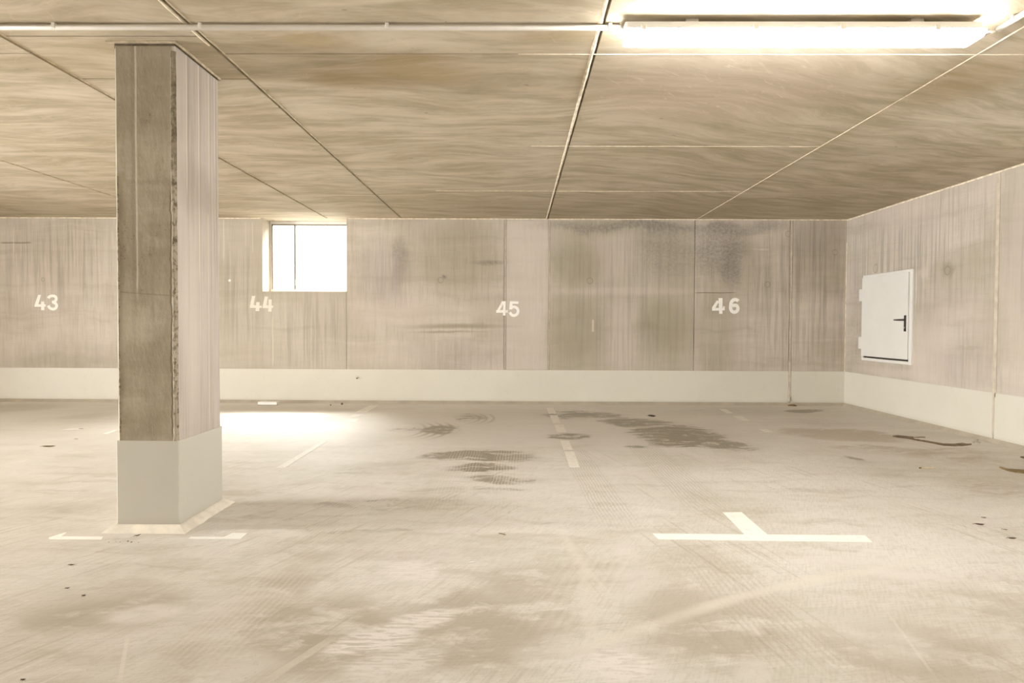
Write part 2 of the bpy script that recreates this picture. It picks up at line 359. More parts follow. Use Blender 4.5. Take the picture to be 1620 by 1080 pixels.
PX1_ = -1.6774
def pillar_material():
    b = B('rough_column_concrete', .85, .2)
    x, y, z = b.x, b.y, b.z
    V = b.P
    nw = b.noise(V, 3, 4, .6); big = b.noise(V, 2.2, 4, .6)
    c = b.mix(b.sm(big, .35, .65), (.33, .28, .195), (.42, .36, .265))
    bd = b.noise(b.vec(x*1.5, y*1.5, z*8), 1.5, 4, .65)
    c = b.mix(b.sm(bd, .52, .68)*.35, c, (.26, .215, .14))
    c = b.mix(b.sm(bd, .48, .3)*.3, c, (.50, .435, .34))
    vs = b.noise(b.vec(x*22, y*22, z*.8), 1, 4, .65)
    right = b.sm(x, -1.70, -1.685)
    c = b.mix(right*.65, c, (.56, .495, .45))  # right face made paler and pinker, its stronger light painted in
    c = b.mix(b.sm(vs, .5, .66)*.38, c, (.28, .235, .17))
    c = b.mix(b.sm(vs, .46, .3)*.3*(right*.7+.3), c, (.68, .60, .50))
    W = b.vec(x+(nw-.5)*.06, z+(nw-.5)*.1)
    front = 1-right
    def fb(px0, py0, px1, py1, soft=.4):
        p, q = at(px0, py0, 1, 3.26), at(px1, py1, 1, 3.26)
        return b.blob(W, (p.x+q.x)/2, (p.z+q.z)/2, abs(p.x-q.x)/2, abs(p.z-q.z)/2, 0, soft)*front
    # bug holes gathered in pitted patches
    pit = b.nt.nodes.new('ShaderNodeTexVoronoi'); pit.inputs['Scale'].default_value = 95; b.put(pit.inputs['Vector'], V)
    holes = b.sm(E(b, pit.outputs['Distance']), .30, .16)
    rare = b.sm(b.noise(V, 21, 3, .7), .52, .60)
    zone = fb(192, 350, 225, 440).max(fb(225, 350, 275, 378)).max(fb(200, 378, 250, 470)*.6).max(fb(183, 330, 200, 460)).max(fb(222, 170, 238, 200)).max(fb(188, 285, 270, 292)*.5)
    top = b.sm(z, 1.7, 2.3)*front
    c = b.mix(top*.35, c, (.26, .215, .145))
    blt = b.sm(b.noise(b.vec(x*9, y*9, z*6), 1, 5, .7), .46, .64)
    c = b.mix(blt*front*.4, c, (.25, .205, .14))
    c = b.mix(zone*(.35+rare*.3), c, (.22, .18, .12))
    hol = holes*rare*zone.max(front*.35)
    c = b.mix(hol*.95, c, (.10, .08, .05))
    c = b.mix(fb(195, 500, 260, 540)*.3, c, (.50, .435, .34))
    c = b.mix(fb(190, 640, 280, 693)*.25, c, (.26, .21, .13))
    # raised pale mortar seams left by the formwork boards
    def vline(coord, cc, wd, z0, z1, face, amt, light=True):
        nonlocal c
        m = b.sm((b.ch(coord)-cc+(nw-.5)*.008).abs(), wd, wd*.4)*b.sm(z, z0-.08, z0+.04)*b.sm(z, z1+.04, z1)*face
        c = b.mix(m*amt, c, (.70, .62, .49) if light else (.22, .18, .12))
    vline(x, at(216, 300, 1, 3.26).x, .006, 1.2, 2.4, front, .5); vline(x, at(211, 300, 1, 3.26).x, .012, 1.2, 2.4, front, .3, False)
    for px, z0, a_ in ((295, 1.7, .8), (314, 1.3, .8), (330, 1.8, .7), (339, 1.9, .6)):
        vline(y, at(px, 200, 0, -1.678).y, .006, z0, 2.38, right, a_)
        vline(y, at(px+2.5, 200, 0, -1.678).y, .004, z0-.6, 2.38, right, .5, False)
    vline(y, at(331, 600, 0, -1.678).y, .006, .5, 1.6, right, .6)
    rs = b.blob(b.vec(y+(nw-.5)*.05, z+(nw-.5)*.2), 3.42, 1.1, .12, .5, 0, .6)*right
    c = b.mix(rs*.35, c, (.68, .60, .52))
    rp = b.blob(b.vec(y+(nw-.5)*.08, z+(nw-.5)*.2), 3.5, 1.72, .2, .12, 0, .6)*right
    c = b.mix(rp*.35, c, (.27, .22, .16))
    m = b.sm((b.ch(x)-(PX1_-.030)+(b.noise(b.vec(z*5, z*.1), 2, 4, .7)-.5)*.03).abs(), .006, .001)*b.sm(z, 1.75, 1.6)*b.sm(z, .45, .5)*front
    c = b.mix(m*.8, c, (.13, .105, .07))
    # horizontal scratches
    zz = at(230, 465, 1, 3.26).z
    c = b.mix(b.sm((z-zz+(x+1.8)*.06+(nw-.5)*.01).abs(), .004, .001)*front*.5, c, (.18, .14, .09))
    g = b.noise(V, 60, 3, .7)
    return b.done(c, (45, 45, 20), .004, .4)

def edge_material():
    b = B('crumbled_mortar_edge', .95, .1)
    n = b.noise(b.P, 40, 5, .7); n2 = b.noise(b.P, 9, 3, .6)
    c = b.mix(b.sm(n, .38, .62), (.14, .115, .075), (.26, .215, .15))
    c = b.mix(b.sm(n2, .5, .7)*.3, c, (.40, .34, .25))
    low = b.sm(b.z+(n2-.5)*.3, 1.85, 1.6)
    c = b.mix(low*b.sm(n, .36, .52)*.8, c, (.42, .36, .27))
    return b.done(c, (60, 60, 60), .008, .7)

def paint_material(name, col, dirt):
    b = B(name, .45, .35)
    n = b.noise(b.P, .9, 4, .6); n2 = b.noise(b.P, 17, 4, .6); n3 = b.noise(b.P, 3.5, 5, .65)
    c = b.mix(b.sm(n, .35, .65)*.5, col, dirt)
    c = b.mix(b.sm(n3, .56, .74)*.25, c, dirt)
    c = b.mix(b.sm(b.z+(n3-.5)*.05, .075, .03)*.25, c, (.42, .37, .28))
    c = b.mix(b.sm(n2, .6, .7)*.10, c, (.48, .42, .33))
    return b.done(c, n2, .002, .15)

def worn_paint(name, col, wear, lo, hi):
    """road paint rubbed through to the concrete"""
    b = B(name, .55, .3)
    n = b.noise(b.P, 26, 5, .7); n2 = b.noise(b.vec(b.x*8, b.y*60), 1, 3, .6)
    c = b.mix(b.sm(n*.6+n2*.4, lo, hi), col, wear)
    return b.done(c, n, .002, .2)

MF = floor_material(); MC = ceiling_material()
MWB = wall_material('wall_concrete_back', 0, back_items)
MWR = wall_material('wall_concrete_right', 1, right_items)
MWX = plain('wall_concrete_far', (.44, .38, .30), .85, .2, .12, 3)
MPI = pillar_material(); MED = edge_material()
MPA = paint_material('cream_skirting_paint', (.71, .67, .57), (.64, .60, .50))
MFOOT = paint_material('cream_pillar_paint', (.55, .52, .445), (.51, .475, .395))
MCOVE = plain('cove_mortar', (.46, .40, .31), .8, .2, .10, 5)
MFIL = plain('pale_fillet_mortar', (.74, .67, .56), .7, .3, .10, 12)
MRID = plain('pale_grout_ridge', (.80, .70, .54), .8, .2, .2, 20)
MRID2 = plain('grey_grout_ridge', (.55, .46, .33), .85, .2, .25, 20)
MSEAL = plain('joint_sealant', (.60, .52, .41), .7, .3, .12, 12)
MPVC = plain('white_pvc', (.66, .61, .53), .4, .5, .03)
MCLIP = plain('clip_plastic', (.74, .69, .60), .45, .5, .03)
MHOUS = plain('lamp_housing_plastic', (.80, .78, .74), .4, .5, .02)
MDOOR = plain('white_door_enamel', (.80, .775, .72), .38, .5, .02, 3)
MHAND = plain('black_handle_plastic', (.035, .028, .022), .35, .5, .2)
MSTEEL = plain('zinc_steel', (.55, .52, .47), .35, .5, .1, 14, .9)
MWHITE = worn_paint('white_road_paint', (.93, .90, .83), (.82, .76, .66), .52, .66)
MNUM = worn_paint('white_wall_paint', (.97, .93, .86), (.86, .78, .68), .56, .66)
MNUM2 = worn_paint('thin_wall_paint', (.80, .73, .62), (.66, .57, .46), .5, .62)
MGHOST = worn_paint('faded_road_paint', (.86, .81, .72), (.76, .70, .61), .46, .60)
MGHOST2 = worn_paint('nearly_gone_road_paint', (.81, .76, .68), (.74, .69, .605), .44, .54)
MJOINT = plain('brown_joint_filler', (.17, .14, .095), .95, .1, .2, 30)
MGASK = plain('brown_window_gasket', (.20, .16, .11), .8, .2)
MDARK = plain('dark_gap', (.05, .042, .03), .95, .1)
MMUD = plain('wet_brown_mud', (.165, .105, .04), .55, .4, .45, 22)
MMUDL = plain('drying_brown_mud', (.24, .165, .075), .7, .3, .35, 22)
MLEAF = plain('dry_brown_leaf', (.30, .18, .08), .8, .2, .3, 40)
MLEAFD = plain('dark_dead_leaf', (.15, .11, .075), .8, .2, .3, 40)
MLEAFR = plain('red_brown_leaf', (.20, .085, .055), .8, .2, .3, 40)
MTWIG = plain('twig_bark', (.22, .16, .09), .85, .2, .3, 40)
MWOOD = plain('pale_wood', (.72, .60, .40), .7, .3, .12, 20)
MPAPER = plain('white_scrap', (.88, .85, .78), .6, .3, .05, 20)
MBLOCK = plain('white_foam', (.86, .84, .78), .6, .3, .04, 20)
def emissive(name, col, e):
    b = B(name, .4, .3); b.put(b.bs.inputs['Base Color'], (.9, .9, .88))
    b.put(b.bs.inputs['Emission Color'], col); b.bs.inputs['Emission Strength'].default_value = e
    return b.m
MDIF = emissive('lit_opal_diffuser', (.985, .985, .975), LAMP_E)
def glass():
    m = bpy.data.materials.new('window_glass'); m.use_nodes = True; nt = m.node_tree
    for n in list(nt.nodes):
        if n.type != 'OUTPUT_MATERIAL': nt.nodes.remove(n)
    o = nt.nodes['Material Output']
    t = nt.nodes.new('ShaderNodeBsdfTransparent'); t.inputs[0].default_value = (.97, .98, .96, 1)
    g = nt.nodes.new('ShaderNodeBsdfGlossy'); g.inputs['Roughness'].default_value = .02
    mx = nt.nodes.new('ShaderNodeMixShader')
    mx.inputs[0].default_value = .06; nt.links.new(t.outputs[0], mx.inputs[1]); nt.links.new(g.outputs[0], mx.inputs[2])
    nt.links.new(mx.outputs[0], o.inputs[0]); return m
MGLASS = glass()

# ------------------------------------------------------------------ mesh helpers
def new(): return bmesh.new()
def box(bm, x0, x1, y0, y1, z0, z1, bev=0.0, seg=1):
    r = bmesh.ops.create_cube(bm, size=1)
    vs = r['verts']
    for v in vs:
        v.co = Vector((x0 if v.co.x < 0 else x1, y0 if v.co.y < 0 else y1, z0 if v.co.z < 0 else z1))
    if bev:
        es = list({e for v in vs for e in v.link_edges})
        bmesh.ops.bevel(bm, geom=es, offset=bev, segments=seg, affect='EDGES', profile=.5)
def tube(bm, a, b_, r, n=16, caps=True):
    a, b_ = Vector(a), Vector(b_); d = (b_-a); q = d.to_track_quat('Z', 'Y')
    res = bmesh.ops.create_cone(bm, cap_ends=caps, segments=n, radius1=r, radius2=r, depth=d.length)
    for v in res['verts']: v.co = q @ v.co + (a+b_)/2
def path(bm, pts, r, n=10):
    pts = [Vector(p) for p in pts]; rings = []
    for i, p in enumerate(pts):
        t = (pts[min(i+1, len(pts)-1)]-pts[max(i-1, 0)]).normalized()
        q = t.to_track_quat('Z', 'Y'); rr = r if not isinstance(r, (list, tuple)) else r[i]
        rings.append([bm.verts.new(p + q @ Vector((rr*math.cos(2*math.pi*k/n), rr*math.sin(2*math.pi*k/n), 0))) for k in range(n)])
    for A, Bq in zip(rings, rings[1:]):
        for k in range(n): bm.faces.new((A[k], A[(k+1) % n], Bq[(k+1) % n], Bq[k]))
    bm.faces.new(rings[0][::-1]); bm.faces.new(rings[-1])
def prism(bm, pts, off):
    """polygon of 3D points extruded by vector off"""
    a = [bm.verts.new(Vector(p)) for p in pts]; c_ = [bm.verts.new(Vector(p)+Vector(off)) for p in pts]
    n = len(a)
    bm.faces.new(a[::-1]); bm.faces.new(c_)
    for i in range(n): bm.faces.new((a[i], a[(i+1) % n], c_[(i+1) % n], c_[i]))
def obj(name, bm, mat, parent=None, smooth=False, origin=None):
    bmesh.ops.recalc_face_normals(bm, faces=bm.faces)
    me = bpy.data.meshes.new(name)
    o = bpy.data.objects.new(name, me)
    if origin is None and parent is None and bm.verts:
        xs = [v.co for v in bm.verts]
        origin = Vector((sum(v.x for v in xs)/len(xs), sum(v.y for v in xs)/len(xs), min(v.z for v in xs)))
    if origin is None: origin = parent.location if parent else Vector((0, 0, 0))
    origin = Vector(origin)
    if parent is not None:
        base = Vector(parent.location)
        if parent.parent: base = base + Vector(parent.parent.location)
        bmesh.ops.translate(bm, verts=bm.verts, vec=-base); o.parent = parent
    else:
        bmesh.ops.translate(bm, verts=bm.verts, vec=-origin); o.location = origin
    bm.to_mesh(me); bm.free(); me.materials.append(mat)
    if smooth:
        for p in me.polygons: p.use_smooth = True
    C.objects.link(o); return o
def sub(name, bm, mat, parent, smooth=False):
    return obj(name, bm, mat, parent, smooth)
def thing(name, label, cat, loc, group=None):
    o = bpy.data.objects.new(name, None); C.objects.link(o); o.location = loc; o.empty_display_size = .1
    tag(o, label, cat, group); return o
def tag(o, label, cat, group=None):
    o['label'] = label; o['category'] = cat
    if group: o['group'] = group
    return o
def struct(o): o['kind'] = 'structure'; return o

# ------------------------------------------------------------------ the setting
T = .35
# STAINS_AND_SHADE: photo pixel of the centre, half sizes there, turn, strength, softness
STAINS_AND_SHADE = dict(
 damp=[(765,722,85,10,0,1),(745,741,60,7,0,.9),(790,757,75,6,0,.7),(697,680,34,7,0,.95),(640,679,34,5,0,.6),(1075,690,85,17,0,1),
       (1130,702,48,10,0,.95),(1000,668,55,8,0,.9),(925,656,70,8,0,.7),(905,689,32,5,0,.9),(1010,705,22,3,0,.7),(1160,652,190,8,0,.35),
       (735,660,30,8,0,.6),(800,770,60,4,0,.5),(560,750,40,9,0,.4),(1355,727,14,5,0,.7),(1300,668,60,7,0,.4),(1270,649.5,34,2.2,0,1.4),
       (620,795,200,12,0,.45),(560,835,150,5,0,.45),(920,832,90,4,0,.4)],  # last three are dirt that also darkens the pillar's shadow
 rust=[(1335,688,95,11,-.25,1),(1420,715,90,12,-.3,.7),(1520,720,90,16,0,.6),(1575,770,60,22,0,.6),(1240,683,60,8,0,.5),(1460,680,100,10,0,.45),(430,815,70,14,0,.5)],  # last patch is brownish dirt that also warms the pillar's shadow
 tan=[(30,645,60,7,0,.9),(450,648,190,6,0,.6),(450,800,130,14,0,.25),(1500,690,60,6,0,.5),(700,655,160,9,0,.2),(135,658,36,5,0,.5),(1250,650,120,8,0,.3)],  # first two paint shade along the wall, third deepens the pillar's shadow
 dk=[(500,1010,130,60,0,.9),(720,1000,160,70,0,.8),(860,940,90,50,0,.6),(190,975,150,28,0,.8),(1140,1000,110,60,0,.75),(1450,1040,150,45,0,.7),
     (430,930,60,30,0,.6),(330,1040,60,40,0,.5),(480,860,90,30,0,.4),(1100,890,60,25,0,.4),(1600,980,70,40,0,.4)],
 pr=[(658,912,44,14,.35,1,.2),(640,978,56,15,.35,1,.2),(560,1003,58,20,.1,1,.25),(965,1042,62,30,0,1,.3),(600,1045,60,25,0,.7,.3)],
 lt=[(240,985,62,15,.1,1,.25),(1000,895,26,28,.1,.7,.3),(1030,925,40,20,0,.5),(1190,1000,14,12,0,1,.25),(1330,888,60,10,0,.8),(1440,915,55,10,-.2,1),
     (870,1020,40,18,0,.6),(800,1030,30,14,0,.5),(1190,1060,26,26,-.5,.7,.3),(390,1045,60,18,.3,.7),(1510,870,50,12,-.3,.5),
     (1400,722,62,10,-.1,.6,.25),(1390,1010,70,30,-.5,.5),(340,965,60,22,.2,.5),(60,700,120,16,0,.7),(1000,760,160,20,0,.4),(1500,800,120,25,0,.4),(880,688,330,22,0,.8,.8),(700,665,260,8,0,.6,.8)])  # last two lighten the dusty back floor to offset weak light
import numpy as np
def steps(lo, hi, cuts):
    out = [lo]
    for a, c_, st in cuts:
        n = max(1, round((c_-a)/st)); out += [a+(c_-a)*k/n for k in range(n+1)]
    out.append(hi); r = []
    for q in out:
        if not r or q-r[-1] > 1e-6: r.append(q)
    return np.array(r)
gx = steps(XL-1.2, XR+T, [(XL, -7.0, .3), (-7.0, XR, .035)]); gy = steps(YF-T, D+T, [(YF, 1.6, .5), (1.6, D, .03)])
GX, GY = np.meshgrid(gx, gy)
nxv, nyv = len(gx), len(gy)
def wob(a, b_, s_, ph): return (np.sin(a*s_+ph+1.7*np.sin(b_*s_*.8+ph*2))+np.sin(b_*s_*1.9+ph*3+1.3*np.sin(a*s_*1.6)))*.5
WXg = GX+.09*wob(GX, GY, 2.6, .4)+.03*wob(GX, GY, 9, 1.9); WYg = GY+.07*wob(GY, GX, 3.1, 2.2)+.025*wob(GX, GY, 11, .7)
MASK = {}
for key, lst in STAINS_AND_SHADE.items():
    M = np.zeros_like(GX)
    for q in lst:
        px, py, hw_, hh_, an_, am = q[:6]; so_ = q[6] if len(q) > 6 else .5
        a, d_ = fl(px, py), fl(px+hw_, py); up, dn = fl(px, py-hh_), fl(px, py+hh_)
        cy_ = (up.y+dn.y)/2; u_, v_ = WXg-a.x, WYg-cy_
        ca, sa = math.cos(an_), math.sin(an_)
        r_ = np.sqrt(((u_*ca+v_*sa)/(d_-a).length)**2+((-u_*sa+v_*ca)/(abs(up.y-dn.y)/2))**2)
        t = np.clip((1+so_-r_)/(2*so_), 0, 1); M = np.maximum(M, am*t*t*(3-2*t))
    MASK[key] = M
verts = np.stack([GX, GY, np.zeros_like(GX)], -1).reshape(-1, 3)
idx = np.arange(nxv*nyv).reshape(nyv, nxv)
faces = np.stack([idx[:-1, :-1], idx[:-1, 1:], idx[1:, 1:], idx[1:, :-1]], -1).reshape(-1, 4)
k0 = len(verts)
low = [(gx[0], gy[0], -.25), (gx[-1], gy[0], -.25), (gx[-1], gy[-1], -.25), (gx[0], gy[-1], -.25)]
cn = [int(idx[0, 0]), int(idx[0, -1]), int(idx[-1, -1]), int(idx[-1, 0])]
sides = [[cn[i], cn[(i+1) % 4], k0+(i+1) % 4, k0+i][::-1] for i in range(4)]+[[k0+3, k0+2, k0+1, k0]]
me = bpy.data.meshes.new('floor'); me.from_pydata(verts.tolist()+low, [], faces.tolist()+sides)
for nm, ks in (('stain_shade_a', ('damp', 'rust', 'tan')), ('stain_b', ('dk', 'pr', 'lt'))):
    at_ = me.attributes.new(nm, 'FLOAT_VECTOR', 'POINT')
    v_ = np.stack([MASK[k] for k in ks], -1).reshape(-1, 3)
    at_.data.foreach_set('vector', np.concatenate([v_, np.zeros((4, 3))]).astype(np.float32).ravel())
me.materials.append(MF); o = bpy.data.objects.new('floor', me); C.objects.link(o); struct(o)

# ceiling: formwork fields with open joints below a slab
XJ = [XL-.02, -6.15, at(178, 310, 2, H).x, -2.4825, -1.5132, .3855, 2.3099, XR+.02]
YJ = [3.402, 5.132, 6.844]
yb = [3.402-1.72*k for k in (5, 4, 3, 2, 1)]
y57 = at(120, 57.5, 2, H).y; y124 = at(370, 125, 2, H).y; y169 = at(400, 170, 2, H).y
cuts = {i: yb+YJ for i in range(7)}
cuts[3] = yb[:-1]+[2.2, y57, y124, y169]+YJ[1:]
gaps = {1: .012, 2: .014, 3: .016, 4: .015, 5: .012, 6: .004}
bm = new()
for i in range(len(XJ)-1):
    x0, x1 = XJ[i]+gaps.get(i, 0)/2, XJ[i+1]-gaps.get(i+1, 0)/2
    ys = [YF-.02]+cuts[i]+[D+.02]
    for a, c_ in zip(ys, ys[1:]):
        g = .010
        box(bm, x0, x1, a+g/2, c_-g/2, H, H+.04, .0015)
box(bm, XL-T, XR+T, YF-T, D+T, H+.035, H+.3)
# keep the slab one piece around the joints
box(bm, -3.4, -2.15, D+.02, D+T, H, H+.04)
struct(obj('ceiling', bm, MC))
def ridge(name, segs, mat):
    bm = new()
    for (x0, x1, y0, y1, th) in segs:
        n = max(2, int(max(x1-x0, y1-y0)/.05)); lx = (x1-x0) > (y1-y0)
        prev = None
        for k in range(n+1):
            t = k/n; j = mnoise.noise(Vector((t*n*.23, x0*3, y0*2)))
            j2 = mnoise.noise(Vector((t*n*.4, x0*5+9, y0*2)))
            hh = th*(1+.5*j)
            if lx:
                X = x0+(x1-x0)*t; w_ = (y1-y0)*(.5+.25*j2); yc = (y0+y1)/2
                r = [bm.verts.new((X, yc-w_, H+.0005)), bm.verts.new((X, yc, H-hh)), bm.verts.new((X, yc+w_, H+.0005))]
            else:
                Y = y0+(y1-y0)*t; w_ = (x1-x0)*(.5+.25*j2); xc = (x0+x1)/2
                r = [bm.verts.new((xc-w_, Y, H+.0005)), bm.verts.new((xc, Y, H-hh)), bm.verts.new((xc+w_, Y, H+.0005))]
            if prev:
                bm.faces.new((prev[0], prev[1], r[1], r[0])); bm.faces.new((prev[1], prev[2], r[2], r[1]))
            prev = r
    return struct(obj(name, bm, mat))
ridge('trim_1', [(.3855-.026, .3855-.006, YF, D, .005), (2.3099-.005, 2.3099+.005, YF, D, .004),
                 (-1.5132-.024, -1.5132-.009, YF, 3.3, .003)], MRID)
xa = at(820, 85, 2, H).x
ridge('trim_2', [(xa, XR-.01, 3.402-.0035, 3.402+.0035, .003), (at(840, 232, 2, H).x, 2.3, 5.132-.005, 5.132+.005, .003),
                 (at(690, 303, 2, H).x, 2.3, 6.844-.006, 6.844+.006, .003), (.39, XR-.01, 3.402-1.72-.004, 3.402-1.72+.004, .003)], MRID)
ridge('trim_3', [(-2.4825+.008, -2.4825+.024, YF, D, .004), (XJ[2]+.008, XJ[2]+.022, YF, D, .004),
                 (XJ[4]+.008, XJ[4]+.02, YF, D, .003)], MRID2)

# back wall: cast panels 2 cm proud of a slab, window opening up to the ceiling
WX0, WX1, WZ = -3.319, -2.224, 1.449
bm = new()
g = .004
def pan(x0, x1, z0=0, z1=H): box(bm, x0, x1, D, D+.022, z0, z1, .002)
pan(XL, WX0); pan(WX0+g*0, WX1-g, 0, WZ); pan(WX1, -.178); pan(-.148, .398); pan(.418, 2.281); pan(2.289, 3.508); pan(3.545, XR+.01)
box(bm, XL-T, WX0, D+.02, D+T, 0, H+.02); box(bm, WX0, WX1, D+.02, D+T, 0, WZ); box(bm, WX1, XR+T, D+.02, D+T, 0, H+.02)
struct(obj('wall_back', bm, MWB))
# window
win = struct(bpy.data.objects.new('window_1', None)); C.objects.link(win); win.location = ((WX0+WX1)/2, D+.3, WZ)
tag(win, 'bright basement window with a narrow left pane, set under the ceiling in the back wall', 'window')
FY = D+.27
bm = new()
fw = .028
box(bm, WX0, WX0+fw, FY, FY+.05, WZ, H, .004); box(bm, WX1-fw, WX1, FY, FY+.05, WZ, H, .004)
box(bm, WX0+fw-.005, WX1-fw+.005, FY, FY+.05, WZ, WZ+.045, .004); box(bm, WX0+fw-.005, WX1-fw+.005, FY, FY+.05, H-.045, H, .004)
sub('window_frame', bm, MHOUS, win)
xm = at(467, 400, 1, FY).x
bm = new(); box(bm, xm-.010, xm+.010, FY-.008, FY+.045, WZ+.04, H-.04, .003); sub('mullion', bm, MHOUS, win)
for a, c_ in ((WX0+fw-.003, xm-.008), (xm+.008, WX1-fw+.003)):
    bm = new(); box(bm, a, c_, FY+.02, FY+.026, WZ+.04, H-.04); sub('pane', bm, MGLASS, win)
bm = new(); box(bm, xm-.009, xm+.009, FY-.012, FY-.006, WZ+.04, H-.045)
box(bm, WX0+fw-.004, WX0+fw+.006, FY-.004, FY+.02, WZ+.04, H-.042); box(bm, WX0+fw-.004, WX1-fw, FY-.004, FY+.02, H-.056, H-.044)
sub('gasket', bm, MGASK, win)
bm = new(); box(bm, xm+.008, xm+.020, FY-.03, FY-.005, WZ+.09, WZ+.17, .004); sub('window_handle', bm, MSTEEL, win)

# right wall
JY = at(1578, 400, 0, XR).y
bm = new()
box(bm, XR, XR+.022, JY+.022, D+.03, 0, H, .002)
for x0, x1, y0, y1, b_ in ((XR, XR+.022, YF, JY-.022, .002), (XR+.02, XR+T, YF-T, D+T, 0)):
    box(bm, x0, x1, y0, SIDE[0], 0, H+(.02 if x0 > XR else 0), b_); box(bm, x0, x1, SIDE[1], y1, 0, H+(.02 if x0 > XR else 0), b_)
    box(bm, x0, x1, SIDE[0], SIDE[1], 0, SIDE[2], b_)
struct(obj('wall_right', bm, MWR))
bm = new()
box(bm, XR-.004, XR+.03, JY-.020, JY+.020, .40, H, .002); box(bm, XR-.010, XR+.01, JY-.010, JY+.010, .06, .56, .002)
struct(obj('trim_4', bm, MSEAL))
w2 = struct(bpy.data.objects.new('added_window', None)); C.objects.link(w2); w2.location = (XR+.25, 3.9, SIDE[2])  # added window, unseen, to carry the side fill
tag(w2, 'added unseen window under the ceiling in the right wall, for side light', 'window')
bm = new()
for a in ((SIDE[0], SIDE[0]+.03, SIDE[2], H), (SIDE[1]-.03, SIDE[1], SIDE[2], H), (SIDE[0], SIDE[1], SIDE[2], SIDE[2]+.04), (SIDE[0], SIDE[1], H-.04, H)):
    box(bm, XR+.25, XR+.30, a[0], a[1], a[2], a[3], .004)
sub('window_frame', bm, MHOUS, w2)
bm = new(); box(bm, XR+.27, XR+.276, SIDE[0]+.02, SIDE[1]-.02, SIDE[2]+.03, H-.03); sub('pane', bm, MGLASS, w2)
# back wall joints
bm = new()
box(bm, -.172, -.154, D+.002, D+.03, .44, H, .001); box(bm, .401, .415, D-.001, D+.03, .44, H, .001)
struct(obj('trim_5', bm, MSEAL))
bm = new()
box(bm, 3.514, 3.524, D+.004, D+.03, .55, H, .001); box(bm, 3.527, 3.541, D-.003, D+.03, .30, H, .001)
box(bm, 3.514, 3.544, D-.006, D+.01, .10, .56, .003); box(bm, 3.516, 3.540, D-.018, D+.01, .045, .11, .006)
struct(obj('trim_6', bm, MSEAL))
# pale bead where wall and ceiling meet
bm = new()
box(bm, XL, WX0-.02, D-.004, D+.01, H-.012, H); box(bm, WX1+.02, XR, D-.004, D+.01, H-.012, H)
box(bm, XR-.005, XR+.01, YF, D, H-.016, H); box(bm, XR-.006, XR+.01, D-.006, D+.01, .44, H-.3)
struct(obj('trim_7', bm, MRID))
# painted band and cove at the foot of the walls
ZB = .4403
bm = new(); box(bm, XL, 3.512, D-.004, D+.01, .03, ZB, .001); box(bm, 3.548, XR, D-.004, D+.01, .03, ZB, .001)
struct(obj('baseboard_back', bm, MPA))
bm = new(); box(bm, XR-.004, XR+.01, YF, JY-.006, .03, ZB, .001); box(bm, XR-.004, XR+.01, JY+.006, D, .03, ZB, .001)
struct(obj('baseboard_right', bm, MPA))
bm = new()
prism(bm, [(XL, D-.045, 0), (XL, D+.005, 0), (XL, D+.005, .035), (XL, D-.008, .035)], (XR-XL, 0, 0))
prism(bm, [(XR-.045, YF, 0), (XR+.005, YF, 0), (XR+.005, YF, .035), (XR-.008, YF, .035)], (0, D-YF, 0))
struct(obj('trim_8', bm, MCOVE))
# rest of the garage, outside the frame
bm = new()
box(bm, XL-T, XL, YF-T, DOOR_Y[0], 0, H+.02); box(bm, XL-T, XL, DOOR_Y[1], D+T, 0, H+.02); box(bm, XL-T, XL, DOOR_Y[0], DOOR_Y[1], 2.2, H+.02)
struct(obj('wall_left', bm, MWX))
bm = new()
box(bm, XL-T, -5.0, YF-T, YF, 0, H+.02); box(bm, 2.0, XR+T, YF-T, YF, 0, H+.02); box(bm, -5.0, 2.0, YF-T, YF, 2.15, H+.02)  # middle gap is the added gate opening for the fill light
struct(obj('wall_front', bm, MWX))

# ------------------------------------------------------------------ concrete pillar
PX0, PX1, PY0, PY1 = -1.981, -1.6774, 3.2592, 3.7328
pil = thing('concrete_pillar', 'square rough concrete pillar with a cream painted foot, standing on the garage floor', 'pillar', ((PX0+PX1)/2, (PY0+PY1)/2, 0))
ch = .012
def oct_ring(x0, x1, y0, y1, c_, cr):
    return [(x0+c_, y0), (x1-cr, y0), (x1, y0+cr), (x1, y1-c_), (x1-c_, y1), (x0+c_, y1), (x0, y1-c_), (x0, y0+c_)]
bm = new()
rings = []
nz = 90
for k in range(nz+1):
    z = .02+(H-.020-.02)*k/nz
    ring = []
    for i, (x, y) in enumerate(oct_ring(PX0, PX1, PY0, PY1, ch, .006)):
        j = .0015*mnoise.noise(Vector((x*7, y*7, z*6)))
        ring.append(bm.verts.new((x+j, y+j*.8, z)))
    rings.append(ring)
for A, Bq in zip(rings, rings[1:]):
    for i in range(8): bm.faces.new((A[i], A[(i+1) % 8], Bq[(i+1) % 8], Bq[i]))
bm.faces.new(rings[0][::-1]); bm.faces.new(rings[-1])
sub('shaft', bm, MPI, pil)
bm = new(); box(bm, PX0+.004, PX1-.004, PY0+.004, PY1-.004, H-.03, H-.002); o = sub('head_joint', bm, MJOINT, pil); o['label'] = 'dark open joint under the ceiling'
# flange of mortar round the head
bm = new()
box(bm, PX0-.008, PX1+.012, PY1, PY1+.012, H-.012, H+.001, .003); box(bm, PX1, PX1+.012, PY0-.012, PY1+.01, H-.012, H+.001, .003)
box(bm, PX0-.03, PX1+.012, PY0-.016, PY0+.005, H-.007, H+.001, .002)
sub('head_mortar', bm, MRID2, pil)
